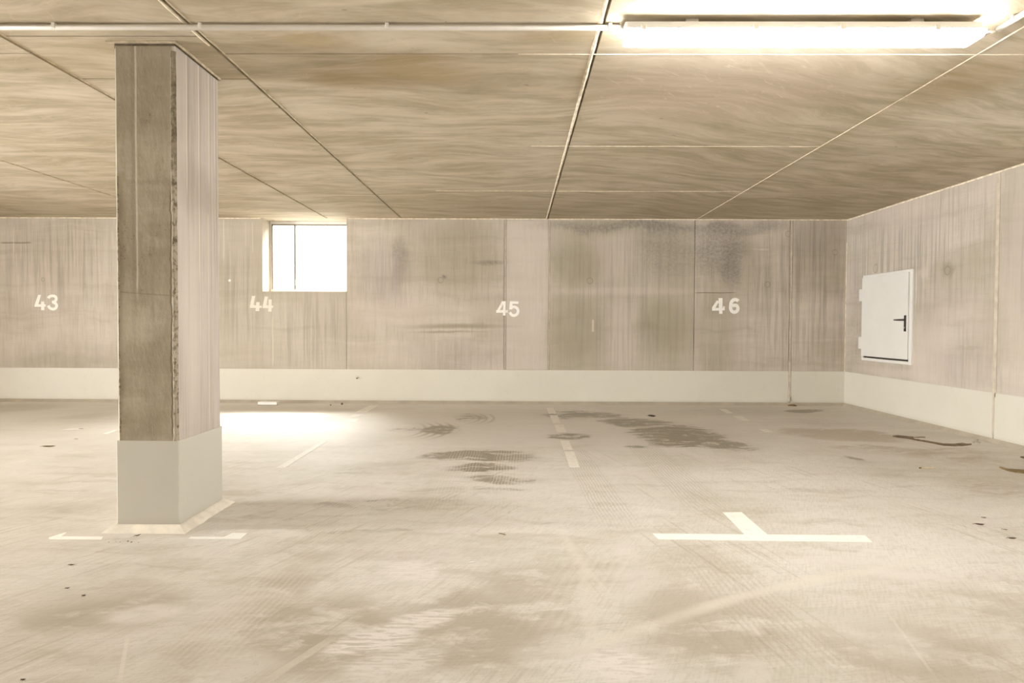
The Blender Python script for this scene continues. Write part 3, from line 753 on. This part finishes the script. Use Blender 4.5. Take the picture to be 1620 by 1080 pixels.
# crumbled strip down the front right arris, ragged on both sides
bm = new(); prev = None
nz = 220
for k in range(nz+1):
    z = .447+(2.355-.447)*k/nz
    n1 = mnoise.noise(Vector((z*9, 1.3, 0)))+.5*mnoise.noise(Vector((z*37, 5, 0)))
    n2 = mnoise.noise(Vector((z*13, 7.7, 2)))+.6*mnoise.noise(Vector((z*51, 9, 0)))
    wl = .024+.006*n1
    if z > 2.0: wl = .024+.004*n1
    p = [bm.verts.new((PX1-wl, PY0-.0005, z)), bm.verts.new((PX1-wl*.8, PY0-.0045-.002*n2, z)), bm.verts.new((PX1-.007, PY0-.005-.003*n1, z)),
         bm.verts.new((PX1+.0005+.002*n2, PY0+.002, z)), bm.verts.new((PX1+.0005, PY0+.008+.004*n2, z))]
    if prev:
        for a in range(4): bm.faces.new((prev[a], prev[a+1], p[a+1], p[a]))
    prev = p
o = sub('crumbled_arris', bm, MED, pil); o['label'] = 'dark crumbled mortar strip along the front right corner'
# thin crack lines beside it and on the left arris
bm = new(); prev = None
for k in range(161):
    z = .447+(1.75-.447)*k/160
    n1 = mnoise.noise(Vector((z*6, 3.3, 0)))+.4*mnoise.noise(Vector((z*31, 5, 0)))
    wq = .004+.007*max(0, n1)
    p = [bm.verts.new((PX0+.009, PY0+.002, z)), bm.verts.new((PX0+.013, PY0-.002, z)), bm.verts.new((PX0+.015+wq, PY0-.0008, z))]
    if prev:
        for a in range(2): bm.faces.new((prev[a], prev[a+1], p[a+1], p[a]))
    prev = p
o = sub('left_arris_chips', bm, MED, pil)
# painted foot
bm = new(); ZP = .447
x0, x1, y0, y1 = PX0-.004, PX1+.004, PY0-.004, PY1+.004
A = [bm.verts.new((x, y, 0)) for x, y in oct_ring(x0, x1, y0, y1, .004, .004)]
Bq = [bm.verts.new((x, y, ZP)) for x, y in oct_ring(x0, x1, y0, y1, .004, .004)]
for i in range(8): bm.faces.new((A[i], A[(i+1) % 8], Bq[(i+1) % 8], Bq[i]))
bm.faces.new(A[::-1]); bm.faces.new(Bq)
o = sub('painted_foot', bm, MFOOT, pil); o['label'] = 'smooth cream painted lower band'
# mortar fillet round the foot
bm = new(); n = 24; inner = []; outer = []
fi, fo = .002, .050
def loop(off, z, wob):
    out = []
    cs = [(x0-off, y0-off), (x1+off, y0-off), (x1+off, y1+off), (x0-off, y1+off)]
    for s in range(4):
        a, c_ = Vector(cs[s]), Vector(cs[(s+1) % 4])
        for k in range(n):
            q = a.lerp(c_, k/n); j = wob*mnoise.noise(Vector((q.x*14, q.y*14, 3)))
            d_ = Vector((1 if q.x > (x0+x1)/2 else -1, 1 if q.y > (y0+y1)/2 else -1))
            out.append(bm.verts.new((q.x+j*d_.x, q.y+j*d_.y, z)))
    return out
L = [loop(fi, .032, 0), loop(.012, .028, .002), loop(.040, .009, .003), loop(fo, 0.0, .007)]
for A, Bq in zip(L, L[1:]):
    m_ = len(A)
    for i in range(m_): bm.faces.new((A[i], A[(i+1) % m_], Bq[(i+1) % m_], Bq[i]))
sub('mortar_fillet', bm, MFIL, pil)

# ------------------------------------------------------------------ batten lamp
LX0, LX1, LYc, LZt = .474, 2.075, 3.035, H-.022
hw = .052; zh0 = H-.052; zd = H-.112        # half width, housing / diffuser seam, underside
def batten(label):
    lamp = thing('fluorescent_batten_lamp', label, 'lamp', ((LX0+LX1)/2, LYc, H-.1))
    def loft(prof, xs, mat, name):
        bm = new(); rings = []
        for X, sc_, dz in xs:
            rings.append([bm.verts.new((X, LYc+a*sc_, b_ if dz == 0 else max(b_, dz))) for a, b_ in prof])
        for A, Bq in zip(rings, rings[1:]):
            for i in range(len(A)): bm.faces.new((A[i], A[(i+1) % len(A)], Bq[(i+1) % len(A)], Bq[i]))
        bm.faces.new(rings[0][::-1]); bm.faces.new(rings[-1])
        return sub(name, bm, mat, lamp, False)
    hp = [(-hw, zh0), (hw, zh0), (hw*1.02, zh0+.006), (hw*.86, LZt), (-hw*.86, LZt), (-hw*1.02, zh0+.006)]
    loft(hp, [(LX0+.0, .9, 0), (LX0+.008, 1, 0), (LX1-.03, 1, 0), (LX1-.02, .9, 0)], MHOUS, 'housing')
    dp = [(-hw*.94, zh0-.0005)]
    for k in range(9):
        a = math.pi*(k/8); dp.append((-hw*.94*math.cos(a), zd+.03-.03*math.sin(a)))
    dp.append((hw*.94, zh0-.0005))
    loft(dp, [(LX0+.002, .92, zd+.016), (LX0+.014, 1, zd+.004), (LX0+.03, 1, 0), (LX1-.07, 1, 0), (LX1-.045, 1, zd+.008), (LX1-.02, .97, zd+.022), (LX1, .9, zd+.045)], MDIF, 'diffuser')
    for fx in (.05, .36, .60, .86):
        X = LX0+(LX1-LX0)*fx
        bm = new(); box(bm, X-.012, X+.012, LYc-hw*1.02-.004, LYc-hw*.9, zh0-.010, zh0+.012, .002); sub('cover_clip', bm, MCLIP, lamp)
    for X in (LX0+.3, LX1-.3):
        bm = new(); box(bm, X-.03, X+.03, LYc-.03, LYc+.03, LZt-.002, H, .002); sub('mounting_bracket', bm, MSTEEL, lamp)
    return lamp
lamp = batten('long lit fluorescent batten lamp with grey-white housing at the end of the ceiling conduit')
def copy_thing(r, loc, label):
    n = r.copy(); C.objects.link(n); n.location = loc; n['label'] = label
    for c0 in list(r.children):
        c1 = c0.copy(); C.objects.link(c1); c1.parent = n
    return n
# the same row's next lamp left of the pillar bay, and the row behind the viewer
for q, lb in (((-4.6, LYc, H-.1), 'lit fluorescent batten lamp further left in the same row, beyond the pillar'),
              ((2.5, -2.6, H-.1), 'lit fluorescent batten lamp behind the viewer on the right')):
    copy_thing(lamp, q, lb)

# ------------------------------------------------------------------ conduit
CR = .0125; CZ = H-.019; CY = at(500, 43.5, 2, CZ).y
con = thing('ceiling_conduit', 'long white plastic conduit running across the ceiling to the lamp', 'conduit', (-3, CY, CZ))
xe = at(981, 43, 1, CY).x
bm = new(); tube(bm, (-3.70, CY, CZ), (xe-.05, CY, CZ), CR, 20); sub('pipe', bm, MPVC, con, True)
bm = new(); tube(bm, (xe-.055, CY, CZ), (xe, CY, CZ), CR*1.12, 20); sub('end_sleeve', bm, MPVC, con, True)
bm = new(); path(bm, [(xe-.01, CY, CZ), (xe+.015, CY+.008, CZ+.001), (LX0+.012, LYc-.01, zh0+.012)], .0045, 8); sub('supply_cable', bm, MPVC, con, True)
def clip(bm, X, Y, along):
    if along == 'x':
        box(bm, X-.008, X+.008, Y-CR-.004, Y+CR+.004, CZ-CR*.6, CZ+CR+.004, .002); box(bm, X-.006, X+.006, Y-.006, Y+.006, CZ+CR, H, .001)
    else:
        box(bm, X-CR-.004, X+CR+.004, Y-.008, Y+.008, CZ-CR*.6, CZ+CR+.004, .002); box(bm, X-.006, X+.006, Y-.006, Y+.006, CZ+CR, H, .001)
for px in (87, 318, 613, 965):
    bm = new(); clip(bm, at(px, 43, 1, CY).x, CY, 'x'); sub('pipe_clip', bm, MCLIP, con)
for X in (-2.9, -3.6):
    bm = new(); clip(bm, X, CY, 'x'); sub('pipe_clip', bm, MCLIP, con)
con2 = thing('ceiling_conduit', 'white plastic conduit leaving the right end of the lamp towards the viewer', 'conduit', (2.16, 0, CZ))
q0 = at(1580, 46, 2, CZ)
bm = new(); tube(bm, (q0.x, q0.y, CZ), (q0.x, YF, CZ), CR, 20); sub('pipe', bm, MPVC, con2, True)
bm = new(); path(bm, [(LX1-.02, LYc, zh0+.006), (LX1+.03, LYc, zh0+.005), (LX1+.06, LYc-.004, zh0+.006), (q0.x-.015, q0.y+.06, CZ), (q0.x, q0.y+.03, CZ), (q0.x, q0.y-.02, CZ)], .0045, 8); sub('supply_cable', bm, MPVC, con2, True)
bm = new(); clip(bm, q0.x, q0.y-.10, 'y'); sub('pipe_clip', bm, MCLIP, con2)
bm = new(); clip(bm, q0.x, 1.2, 'y'); sub('pipe_clip', bm, MCLIP, con2)

# ------------------------------------------------------------------ steel access hatch in the right wall
dr = struct(bpy.data.objects.new('door_1', None)); C.objects.link(dr); dr.location = (XR, 7.67, .608)
tag(dr, 'square white steel access hatch with black lever handle, set in the right wall', 'door')
y0, y1, z0, z1 = 7.15, 8.165, .612, 1.645
px_ = XR-.022
bm = new(); b_ = .045
for a in ((y0, y0+b_, z0, z1), (y1-b_*.5, y1, z0, z1), (y0+b_-.002, y1-b_*.5+.002, z0, z0+.035), (y0+b_-.002, y1-b_*.5+.002, z1-.035, z1)):
    box(bm, px_, XR+.01, a[0], a[1], a[2], a[3], .004)
sub('door_frame', bm, MDOOR, dr)
bm = new(); box(bm, px_-.010, XR, y0+.055, y1-.004, z0+.055, z1-.030, .004, 2); leaf = sub('leaf', bm, MDOOR, dr)
bm = new(); box(bm, XR-.006, XR-.002, y0+.045, y1-.02, z0+.03, z0+.06); sub('threshold_gap', bm, MDARK, dr)
for pz in (1.408, .824):
    bm = new(); box(bm, px_-.006, XR+.002, y1-.004, y1+.075, pz-.075, pz+.075, .006)
    for dz in (-.05, .05): tube(bm, (px_-.010, y1+.05, pz+dz), (px_-.004, y1+.05, pz+dz), .008, 10)
    sub('hinge', bm, MDOOR, dr)
hy, hz = at(1432, 507, 0, XR-.035).y, 1.098
hnd = bpy.data.objects.new('handle', None); C.objects.link(hnd); hnd.parent = dr; hnd.location = (0, 0, 0); hnd['label'] = 'black lever handle on a long plate'
def hsub(name, bm, mat, sm=False):
    o = sub(name, bm, mat, dr, sm); o.parent = hnd; return o
bm = new(); box(bm, XR-.042, XR-.031, hy-.017, hy+.017, hz-.125, hz+.050, .005, 2)
hsub('handle_plate', bm, MHAND)
bm = new(); path(bm, [(XR-.038, hy, hz), (XR-.075, hy, hz), (XR-.085, hy+.012, hz), (XR-.086, hy+.06, hz), (XR-.084, hy+.125, hz)], [.010, .010, .010, .0095, .008], 10)
hsub('lever', bm, MHAND, True)
bm = new(); tube(bm, (XR-.046, hy, hz-.085), (XR-.040, hy, hz-.085), .009, 12); hsub('keyhole', bm, MSTEEL)

# ------------------------------------------------------------------ painted bay numbers
def num(label, ox, oy, digits, mat):
    sc_ = 1620/70
    def wp(p): return at(ox+p[0]/sc_, oy+p[1]/sc_, 1, D-.0012)
    c0 = wp((780, 830)); t = thing('bay_number', label, 'painted number', c0)
    for d_ in digits:
        bm = new()
        for ip, (kind, pts, wd) in enumerate(d_):
            if kind == 'poly': prism(bm, [wp(p)-Vector((0, .0004*ip, 0)) for p in pts], (0, .0019+.0004*ip, 0))
            else:
                # smooth the centreline, then a ribbon of width wd
                P = [Vector(p) for p in pts]
                for _ in range(2):
                    Q = [P[0]]
                    for a, c_ in zip(P, P[1:]): Q += [a.lerp(c_, .25), a.lerp(c_, .75)]
                    Q.append(P[-1]); P = Q
                Lf, Rt = [], []
                for i, p in enumerate(P):
                    tt = (P[min(i+1, len(P)-1)]-P[max(i-1, 0)]).normalized(); nn = Vector((-tt.y, tt.x))*wd/2
                    Lf.append(p+nn); Rt.append(p-nn)
                dn = Vector((0, .0005*(ip+1), 0))
                fr = [(bm.verts.new(wp(a)-dn), bm.verts.new(wp(c_)-dn)) for a, c_ in zip(Lf, Rt)]
                bk = [(bm.verts.new(wp(a)+Vector((0, .0008, 0))), bm.verts.new(wp(c_)+Vector((0, .0008, 0)))) for a, c_ in zip(Lf, Rt)]
                for i in range(len(P)-1):
                    bm.faces.new((fr[i][0], fr[i+1][0], fr[i+1][1], fr[i][1])); bm.faces.new((bk[i][0], bk[i][1], bk[i+1][1], bk[i+1][0]))
                    bm.faces.new((fr[i][0], bk[i][0], bk[i+1][0], fr[i+1][0])); bm.faces.new((fr[i][1], fr[i+1][1], bk[i+1][1], bk[i][1]))
                for i in (0, -1): bm.faces.new((fr[i][0], fr[i][1], bk[i][1], bk[i][0]))
        sub('digit', bm, mat, t)
    return t
p_ = 'poly'
num('painted white number 43 on the back wall left of the pillar', 40, 455, [
    [(p_, [(470, 260), (575, 260), (478, 605), (745, 605), (745, 695), (335, 695), (338, 640)], 0), (p_, [(580, 505), (690, 505), (700, 820), (580, 820)], 0)],
    [('r', [(838, 385), (880, 320), (1000, 290), (1110, 320), (1140, 400), (1110, 480), (1050, 520), (975, 525)], 100),
     ('r', [(1010, 530), (1100, 560), (1150, 630), (1145, 700), (1100, 765), (1015, 785), (930, 765), (870, 710), (845, 650)], 100)]], MNUM)
num('painted white number 44 below the window, with leaning stencil fours', 380, 455, [
    [(p_, [(430, 300), (555, 300), (490, 620), (560, 645), (790, 660), (790, 735), (345, 735), (350, 680)], 0), (p_, [(590, 525), (715, 525), (700, 855), (560, 855)], 0)],
    [(p_, [(900, 320), (1015, 330), (960, 640), (1205, 650), (1205, 740), (820, 750), (825, 650)], 0), (p_, [(1040, 430), (1155, 430), (1150, 875), (1025, 875)], 0)]], MNUM2)
num('painted white number 45 across the joint in the middle of the back wall', 770, 465, [
    [(p_, [(560, 262), (680, 262), (480, 585), (350, 640)], 0), (p_, [(350, 585), (770, 585), (770, 680), (350, 685)], 0), (p_, [(605, 262), (705, 262), (695, 785), (595, 785)], 0)],
    [(p_, [(850, 265), (1168, 270), (1158, 358), (850, 358)], 0), (p_, [(850, 265), (955, 265), (935, 520), (900, 560), (820, 565)], 0),
     ('r', [(870, 540), (930, 480), (1010, 465), (1100, 500), (1150, 570), (1150, 660), (1110, 740), (1030, 785), (960, 785), (890, 750), (850, 665)], 102)]], MNUM)
num('painted white number 46 with wide gap, near the right corner of the back wall', 1112, 462, [
    [(p_, [(510, 300), (600, 330), (455, 580), (340, 600), (335, 560)], 0), (p_, [(335, 575), (800, 575), (800, 665), (335, 680)], 0), (p_, [(570, 215), (720, 215), (715, 790), (595, 790)], 0), (p_, [(740, 515), (800, 515), (800, 600), (740, 600)], 0)],
    [('r', [(1295, 330), (1240, 275), (1150, 268), (1075, 310), (1030, 400), (1015, 520), (1020, 630), (1065, 705), (1145, 735), (1225, 715), (1278, 645), (1280, 560), (1240, 490), (1160, 472), (1080, 510)], 125)]], MNUM)

# ------------------------------------------------------------------ floor markings
def mark(name, label, polys, mat, cat='floor marking', group=None, th=.0015):
    if len(polys) == 1 or name == 'bay_marking':
        bm = new()
        for q in polys: prism(bm, [fl(*p, .0003) for p in q], (0, 0, th))
        return tag(obj(name, bm, mat), label, cat, group)
    c0 = fl(*polys[0][0]); t = thing(name, label, cat, c0, group)
    for q in polys:
        bm = new(); prism(bm, [fl(*p, .0003) for p in q], (0, 0, th)); sub('dash', bm, mat, t)
    return t
mark('bay_marking', 'crisp white painted T marking on the floor at the right',
     [[(1032, 844), (1178, 845.4), (1143, 810.5), (1173, 810), (1214, 845.6), (1368, 846.8), (1381, 858), (1042, 853)]], MWHITE)
mark('bay_marking', 'white painted half bar on the floor left of the pillar foot',
     [[(77, 850.5), (102, 842.5), (106, 842.5), (96, 848.3), (163, 849), (160, 853.2), (78, 852.8)]], MWHITE)
mark('bay_marking', 'white painted half bar right of the pillar foot, ending in a short stub',
     [[(302, 849), (354, 849.3), (368, 843), (391.5, 843.2), (380, 852.6), (297, 852.6)]], MWHITE)
mark('faded_bay_line', 'rubbed-out dashed bay line on the floor below number 44 and the window',
     [[(584, 641.5), (598, 641.5), (580, 652), (562, 652)], [(560, 655), (575, 655), (566, 659), (552, 659)], [(554, 662.5), (568, 662.5), (562, 667.5), (547, 667.5)]], MGHOST)
mark('faded_bay_line', 'ghost of a painted line on the bright floor right of the pillar',
     [[(511, 697), (519, 697), (451, 740), (437, 740)]], MGHOST2)
mark('faded_bay_line', 'rubbed-out dashed bay line on the floor below number 45',
     [[(865, 645), (875, 645), (880, 654), (868, 654)], [(870, 657), (882, 657), (887, 669), (875, 669)], [(877, 671.5), (891, 671.5), (896, 683), (881, 683)],
      [(886, 697), (900, 697), (906, 711), (892, 711)], [(893, 714), (908, 714), (917, 739), (901, 739)]], MGHOST)
mark('faded_bay_line', 'three faint paint dashes on the floor below number 46',
     [[(1138, 647), (1148, 647), (1159, 653), (1150, 653)], [(1160, 658), (1173, 658), (1184, 664.5), (1175, 664.5)], [(1202, 679), (1213, 679), (1222, 683), (1211, 683)]], MGHOST)
mark('faded_bay_line', 'short white paint dash on the floor just left of the pillar', [[(163, 686), (181, 680), (187, 680), (171, 686)]], MWHITE)

# ------------------------------------------------------------------ mud streaks
def mud(name, label, top, bot, mat, h=.012):
    bm = new(); N = len(top); rows = []
    for a, c_ in zip(top, bot):
        A, Cc = fl(*a), fl(*c_); r = []
        for k in range(5):
            t = k/4; p = A.lerp(Cc, t)
            z = .0004+h*math.sin(math.pi*t)**.7*(.6+.5*mnoise.noise(Vector((p.x*22, p.y*22, 1)))) if 0 < k < 4 else .0003
            r.append(bm.verts.new((p.x, p.y, z)))
        rows.append(r)
    for A, Bq in zip(rows, rows[1:]):
        for k in range(4): bm.faces.new((A[k], A[k+1], Bq[k+1], Bq[k]))
    return tag(obj(name, bm, mat, None, True), label, 'mud')
def fine(pts, n=6):
    out = []
    for i, (a, c_) in enumerate(zip(pts, pts[1:])):
        for k in range(n):
            t = k/n; j = .25*mnoise.noise(Vector((i+t*3.1, a[0]*.1, 0)))
            out.append((a[0]+(c_[0]-a[0])*t, a[1]+(c_[1]-a[1])*t+j))
    return out+[pts[-1]]
mud('mud_streak', 'dark brown wet mud streak curving along the floor beside the right wall',
    fine([(1413, 689.5), (1420, 687.8), (1445, 690.3), (1447, 695), (1470, 697.5), (1492, 701.3), (1510, 701.6), (1522, 700), (1537, 703)]),
    fine([(1412, 690.5), (1420, 692.0), (1438, 694.3), (1450, 696.8), (1470, 700.3), (1492, 704.8), (1510, 705.8), (1524, 705.3), (1537, 703.6)]), MMUD)
mud('mud_streak', 'lighter brown mud streak at the right edge, near the right wall',
    fine([(1581, 739.5), (1592, 741), (1606, 741.5), (1630, 743.5)]), fine([(1581, 740), (1592, 744.5), (1606, 747.5), (1630, 750.5)]), MMUDL)
mud('mud_streak', 'small dark mud crumb at the foot of the right wall', fine([(1614, 723), (1620, 722), (1627, 723.5)], 3), fine([(1614, 723.6), (1620, 725.5), (1627, 725)], 3), MMUD)
mud('mud_streak', 'thin pale-brown twig-like mud trail behind the long wet streak', fine([(1446, 691), (1460, 690.5), (1464, 691.2)], 4), fine([(1446, 692.4), (1460, 692.2), (1464, 692.4)], 4), MMUDL, .006)

# ------------------------------------------------------------------ leaves and litter
def leaf_mesh(L, W_, curl, seed):
    bm = new(); rnd = random.Random(seed); rows = []
    n = 10
    for i in range(n+1):
        t = i/n; wd = W_*math.sin(math.pi*min(1, t*1.02))**.75*(1+.15*rnd.uniform(-1, 1)) if 0 < i < n else .0006
        z = curl*(abs(t-.5)*2)**2
        rows.append([bm.verts.new((-L/2+L*t, -wd/2, .001+z+curl*.5*wd/W_)), bm.verts.new((-L/2+L*t, 0, .0008+z)), bm.verts.new((-L/2+L*t, wd/2, .001+z+curl*.6*wd/W_))])
    for A, Bq in zip(rows, rows[1:]):
        for k in range(2): bm.faces.new((A[k], A[k+1], Bq[k+1], Bq[k]))
    r = bmesh.ops.solidify(bm, geom=list(bm.faces), thickness=.0006)
    return bm
def leaf_at(px, py, L, W_, curl, rot, mat, label, seed, name='fallen_leaf', z=0.0):
    p = fl(px, py, z); bm = leaf_mesh(L, W_, curl, seed)
    bmesh.ops.rotate(bm, verts=bm.verts, cent=(0, 0, 0), matrix=Matrix.Rotation(rot, 3, 'Z'))
    zm = min(v.co.z for v in bm.verts)
    bmesh.ops.translate(bm, verts=bm.verts, vec=(p.x, p.y, z-zm+.0002))
    bmesh.ops.recalc_face_normals(bm, faces=bm.faces)
    m = bm
    lf = obj(name, m, mat, None, True)
    # a stalk of its own
    bm = new(); d_ = Vector((math.cos(rot), math.sin(rot), 0)); c_ = Vector((p.x, p.y, z))
    path(bm, [c_-d_*L*.48+Vector((0, 0, .002+curl)), c_-d_*L*.58+Vector((0, 0, .0015)), c_-d_*L*.68+Vector((0, 0, .0012))], .0008, 6)
    sub('stalk', bm, MTWIG, lf)
    return tag(lf, label, 'leaf', None)
leaf_at(77, 706, .105, .05, .006, .10, MLEAF, 'light brown oblong leaf on the bright floor left of the pillar', 1)
leaf_at(121, 694.5, .030, .02, .004, .1, MLEAFD, 'tiny dark leaf bit behind the brown leaf, left of the pillar', 2)
leaf_at(128.5, 678, .040, .03, .003, .1, MLEAFD, 'small grey leaf bit touching the white scrap, far left floor', 21)
leaf_at(113, 893.5, .022, .013, .003, .15, MLEAFD, 'small dark leaf on the floor in front of the left half bar', 3)
leaf_at(107, 930.5, .014, .011, .003, .5, MLEAFD, 'tiny grey-brown leaf bit, left of the three front-left specks', 4)
leaf_at(133, 942.5, .013, .010, .004, .3, MLEAFD, 'tiny black leaf bit, nearest of the front-left specks', 5)
leaf_at(1557, 818.5, .022, .014, .002, -.1, MLEAFD, 'small dark leaf, farthest of four in the right foreground', 6)
leaf_at(1549.5, 829.3, .05, .026, .003, -.15, MLEAFR, 'reddish brown leaf, leftmost of four in the right foreground', 7)
leaf_at(1590, 837.7, .026, .014, .002, -.2, MLEAFD, 'thin faint dark leaf, third back of four in the right foreground', 8)
leaf_at(1601, 851.2, .040, .022, .003, -.1, MLEAFD, 'dark brown oval leaf, nearest of four in the right foreground', 9)
leaf_at(1031, 657.6, .09, .13, .004, 0, MLEAFD, 'dark flat disc alone on the floor below number 46', 10)  # a dark floor disc, drawn with the leaf mesh
leaf_at(37, 1075.5, .012, .009, .003, .2, MLEAFD, 'tiny dark leaf bit at the bottom left corner of the floor', 11)
leaf_at(218, 847.5, .030, .016, .006, .9, MLEAFD, 'small dark curled leaf lying on the mortar fillet before the pillar', 12, 'fallen_leaf', .012)
for k, (px, py, L_) in enumerate(((172, 857.5, .006), (183.5, 856.6, .005), (190, 857.3, .006), (202.5, 856.5, .010), (208, 857.6, .010), (219, 857.8, .004))):
    p = fl(px, py); bm = new()
    bmesh.ops.create_icosphere(bm, subdivisions=1, radius=L_*.5)
    for v in bm.verts: v.co *= 1+.3*mnoise.noise(v.co*300+Vector((k, 0, 0)))
    for v in bm.verts: v.co.z *= .5
    bmesh.ops.translate(bm, verts=bm.verts, vec=(p.x, p.y, L_*.2))
    tag(obj('dirt_crumb', bm, MTWIG), 'tiny dark crumb before the pillar fillet, '+('leftmost of six', 'second from left of six', 'third from left of six', 'fourth from left, one of two bigger', 'fifth from left, nearest the leaf', 'rightmost and smallest of six')[k], 'crumb', 'crumbs in front of the pillar')
for k, (px, py, L_) in enumerate(((1545, 699, .03), (1549, 701, .025), (1540, 700, .02), (1546, 695.5, .018))):
    p = fl(px, py); bm = new()
    bmesh.ops.create_icosphere(bm, subdivisions=2, radius=L_*.5)
    for v in bm.verts: v.co *= 1+.3*mnoise.noise(v.co*80+Vector((k, 0, 0)))
    for v in bm.verts: v.co.z *= .6
    bmesh.ops.translate(bm, verts=bm.verts, vec=(p.x, p.y, L_*.26))
    tag(obj('mortar_crumb', bm, MCOVE), 'small mortar crumb by the right wall past the wet streak, '+('biggest of four', 'rightmost of four', 'leftmost of four', 'farthest and smallest of four')[k], 'crumb', 'mortar crumbs by the right wall')
# twig with a fork
p = fl(796, 846); bm = new()
path(bm, [p+Vector((-.022, .02, .003)), p+Vector((-.004, .006, .005)), p+Vector((.012, -.008, .003))], [.0018, .0026, .0015], 7)
tw = tag(obj('forked_twig', bm, MTWIG, None, True), 'small forked twig lying on the floor in the middle foreground', 'twig')
bm = new(); path(bm, [p+Vector((.004, -.002, .004)), p+Vector((.006, .012, .006)), p+Vector((.006, .026, .004))], [.002, .0016, .001], 6); sub('side_shoot', bm, MTWIG, tw, True)
# scraps
def scrap(px, py, pts, label, mat=MPAPER, name='paper_scrap', cat='scrap'):
    p = fl(px, py); bm = new(); prism(bm, [(p.x+a, p.y+b_, .0005+.002*(i % 2)) for i, (a, b_) in enumerate(pts)], (0, 0, .0015))
    return tag(obj(name, bm, mat), label, cat)
scrap(746, 890, [(-.018, -.012), (-.006, -.008), (.006, .003), (.017, .008), (.015, .014), (0, .009), (-.012, -.002)], 'thin white scrap lying alone in the middle foreground')
scrap(115, 679, [(-.085, -.04), (.06, -.03), (.085, .03), (-.05, .03)], 'small white strip of litter on the floor behind the brown leaf')
p = fl(1469, 741); bm = new(); path(bm, [(p.x-.055, p.y, .005), (p.x+.055, p.y+.006, .005)], .004, 6)
st_ = tag(obj('wooden_stick', bm, MWOOD), 'short pale wooden stick on the floor before the wet mud streak', 'stick')
bm = new(); path(bm, [(p.x-.067, p.y-.001, .005), (p.x-.053, p.y, .005)], .005, 6); o = sub('stick_end', bm, MTWIG, st_); o['label'] = 'dark end'
# white block by the wall
a, c_ = fl(407.5, 641), fl(438.5, 641)
bm = new(); box(bm, a.x, c_.x, a.y, a.y+.09, 0, .044, .004, 2)
blk = tag(obj('foam_offcut', bm, MBLOCK), 'white rectangular offcut lying on the floor at the wall below the window', 'offcut')
bm = new(); box(bm, a.x+.004, c_.x+.001, a.y-.001, a.y+.02, .0005, .008); sub('base_strip', bm, MTWIG, blk)
# stains and specks near it
for px, py, r_, lab in ((541, 639.8, .014, 'black pebble at the foot of the back wall right of the white offcut'), (523, 641.3, .009, 'small dark pebble between the white offcut and the black pebble')):
    p = fl(px, py); bm = new(); bmesh.ops.create_icosphere(bm, subdivisions=2, radius=r_)
    for v in bm.verts: v.co *= 1+.25*mnoise.noise(v.co*90)
    bmesh.ops.translate(bm, verts=bm.verts, vec=(p.x, min(p.y, D-.06), r_*.8)); tag(obj('pebble', bm, MLEAFD), lab, 'pebble')
# wall anchor on the cream band
p = at(565, 597.5, 1, D-.004)
an = thing('wall_anchor', 'small screw anchor sticking out of the cream band below the window', 'anchor', p)
bm = new(); tube(bm, (p.x-.004, D-.003, p.z+.008), (p.x-.004, D-.012, p.z+.008), .016, 14); sub('washer', bm, MPVC, an)
bm = new(); tube(bm, (p.x+.002, D-.003, p.z-.004), (p.x+.002, D-.035, p.z-.004), .008, 10); sub('screw', bm, MHAND, an)
# white plug left of the window, below the ceiling line
p = at(363.5, 443.5, 1, D)
bm = new(); tube(bm, (p.x, D+.001, p.z), (p.x, D-.006, p.z), .016, 16); tag(obj('wall_plug', bm, MPAPER), 'round white plug in the back wall between pillar and window', 'plug')
# dirt heap at the foot of the joint pipe
p = at(1252, 641, 1, D-.05)
bm = new(); bmesh.ops.create_icosphere(bm, subdivisions=3, radius=1)
for v in bm.verts:
    v.co *= 1+.35*mnoise.noise(v.co*2.2); v.co.x *= .055; v.co.y *= .04; v.co.z = max(0, v.co.z)*.02
bmesh.ops.translate(bm, verts=bm.verts, vec=(p.x, D-.085, .0005)); tag(obj('dirt_heap', bm, MMUD), 'little heap of dark dirt below the joint in the back wall by number 46', 'dirt')
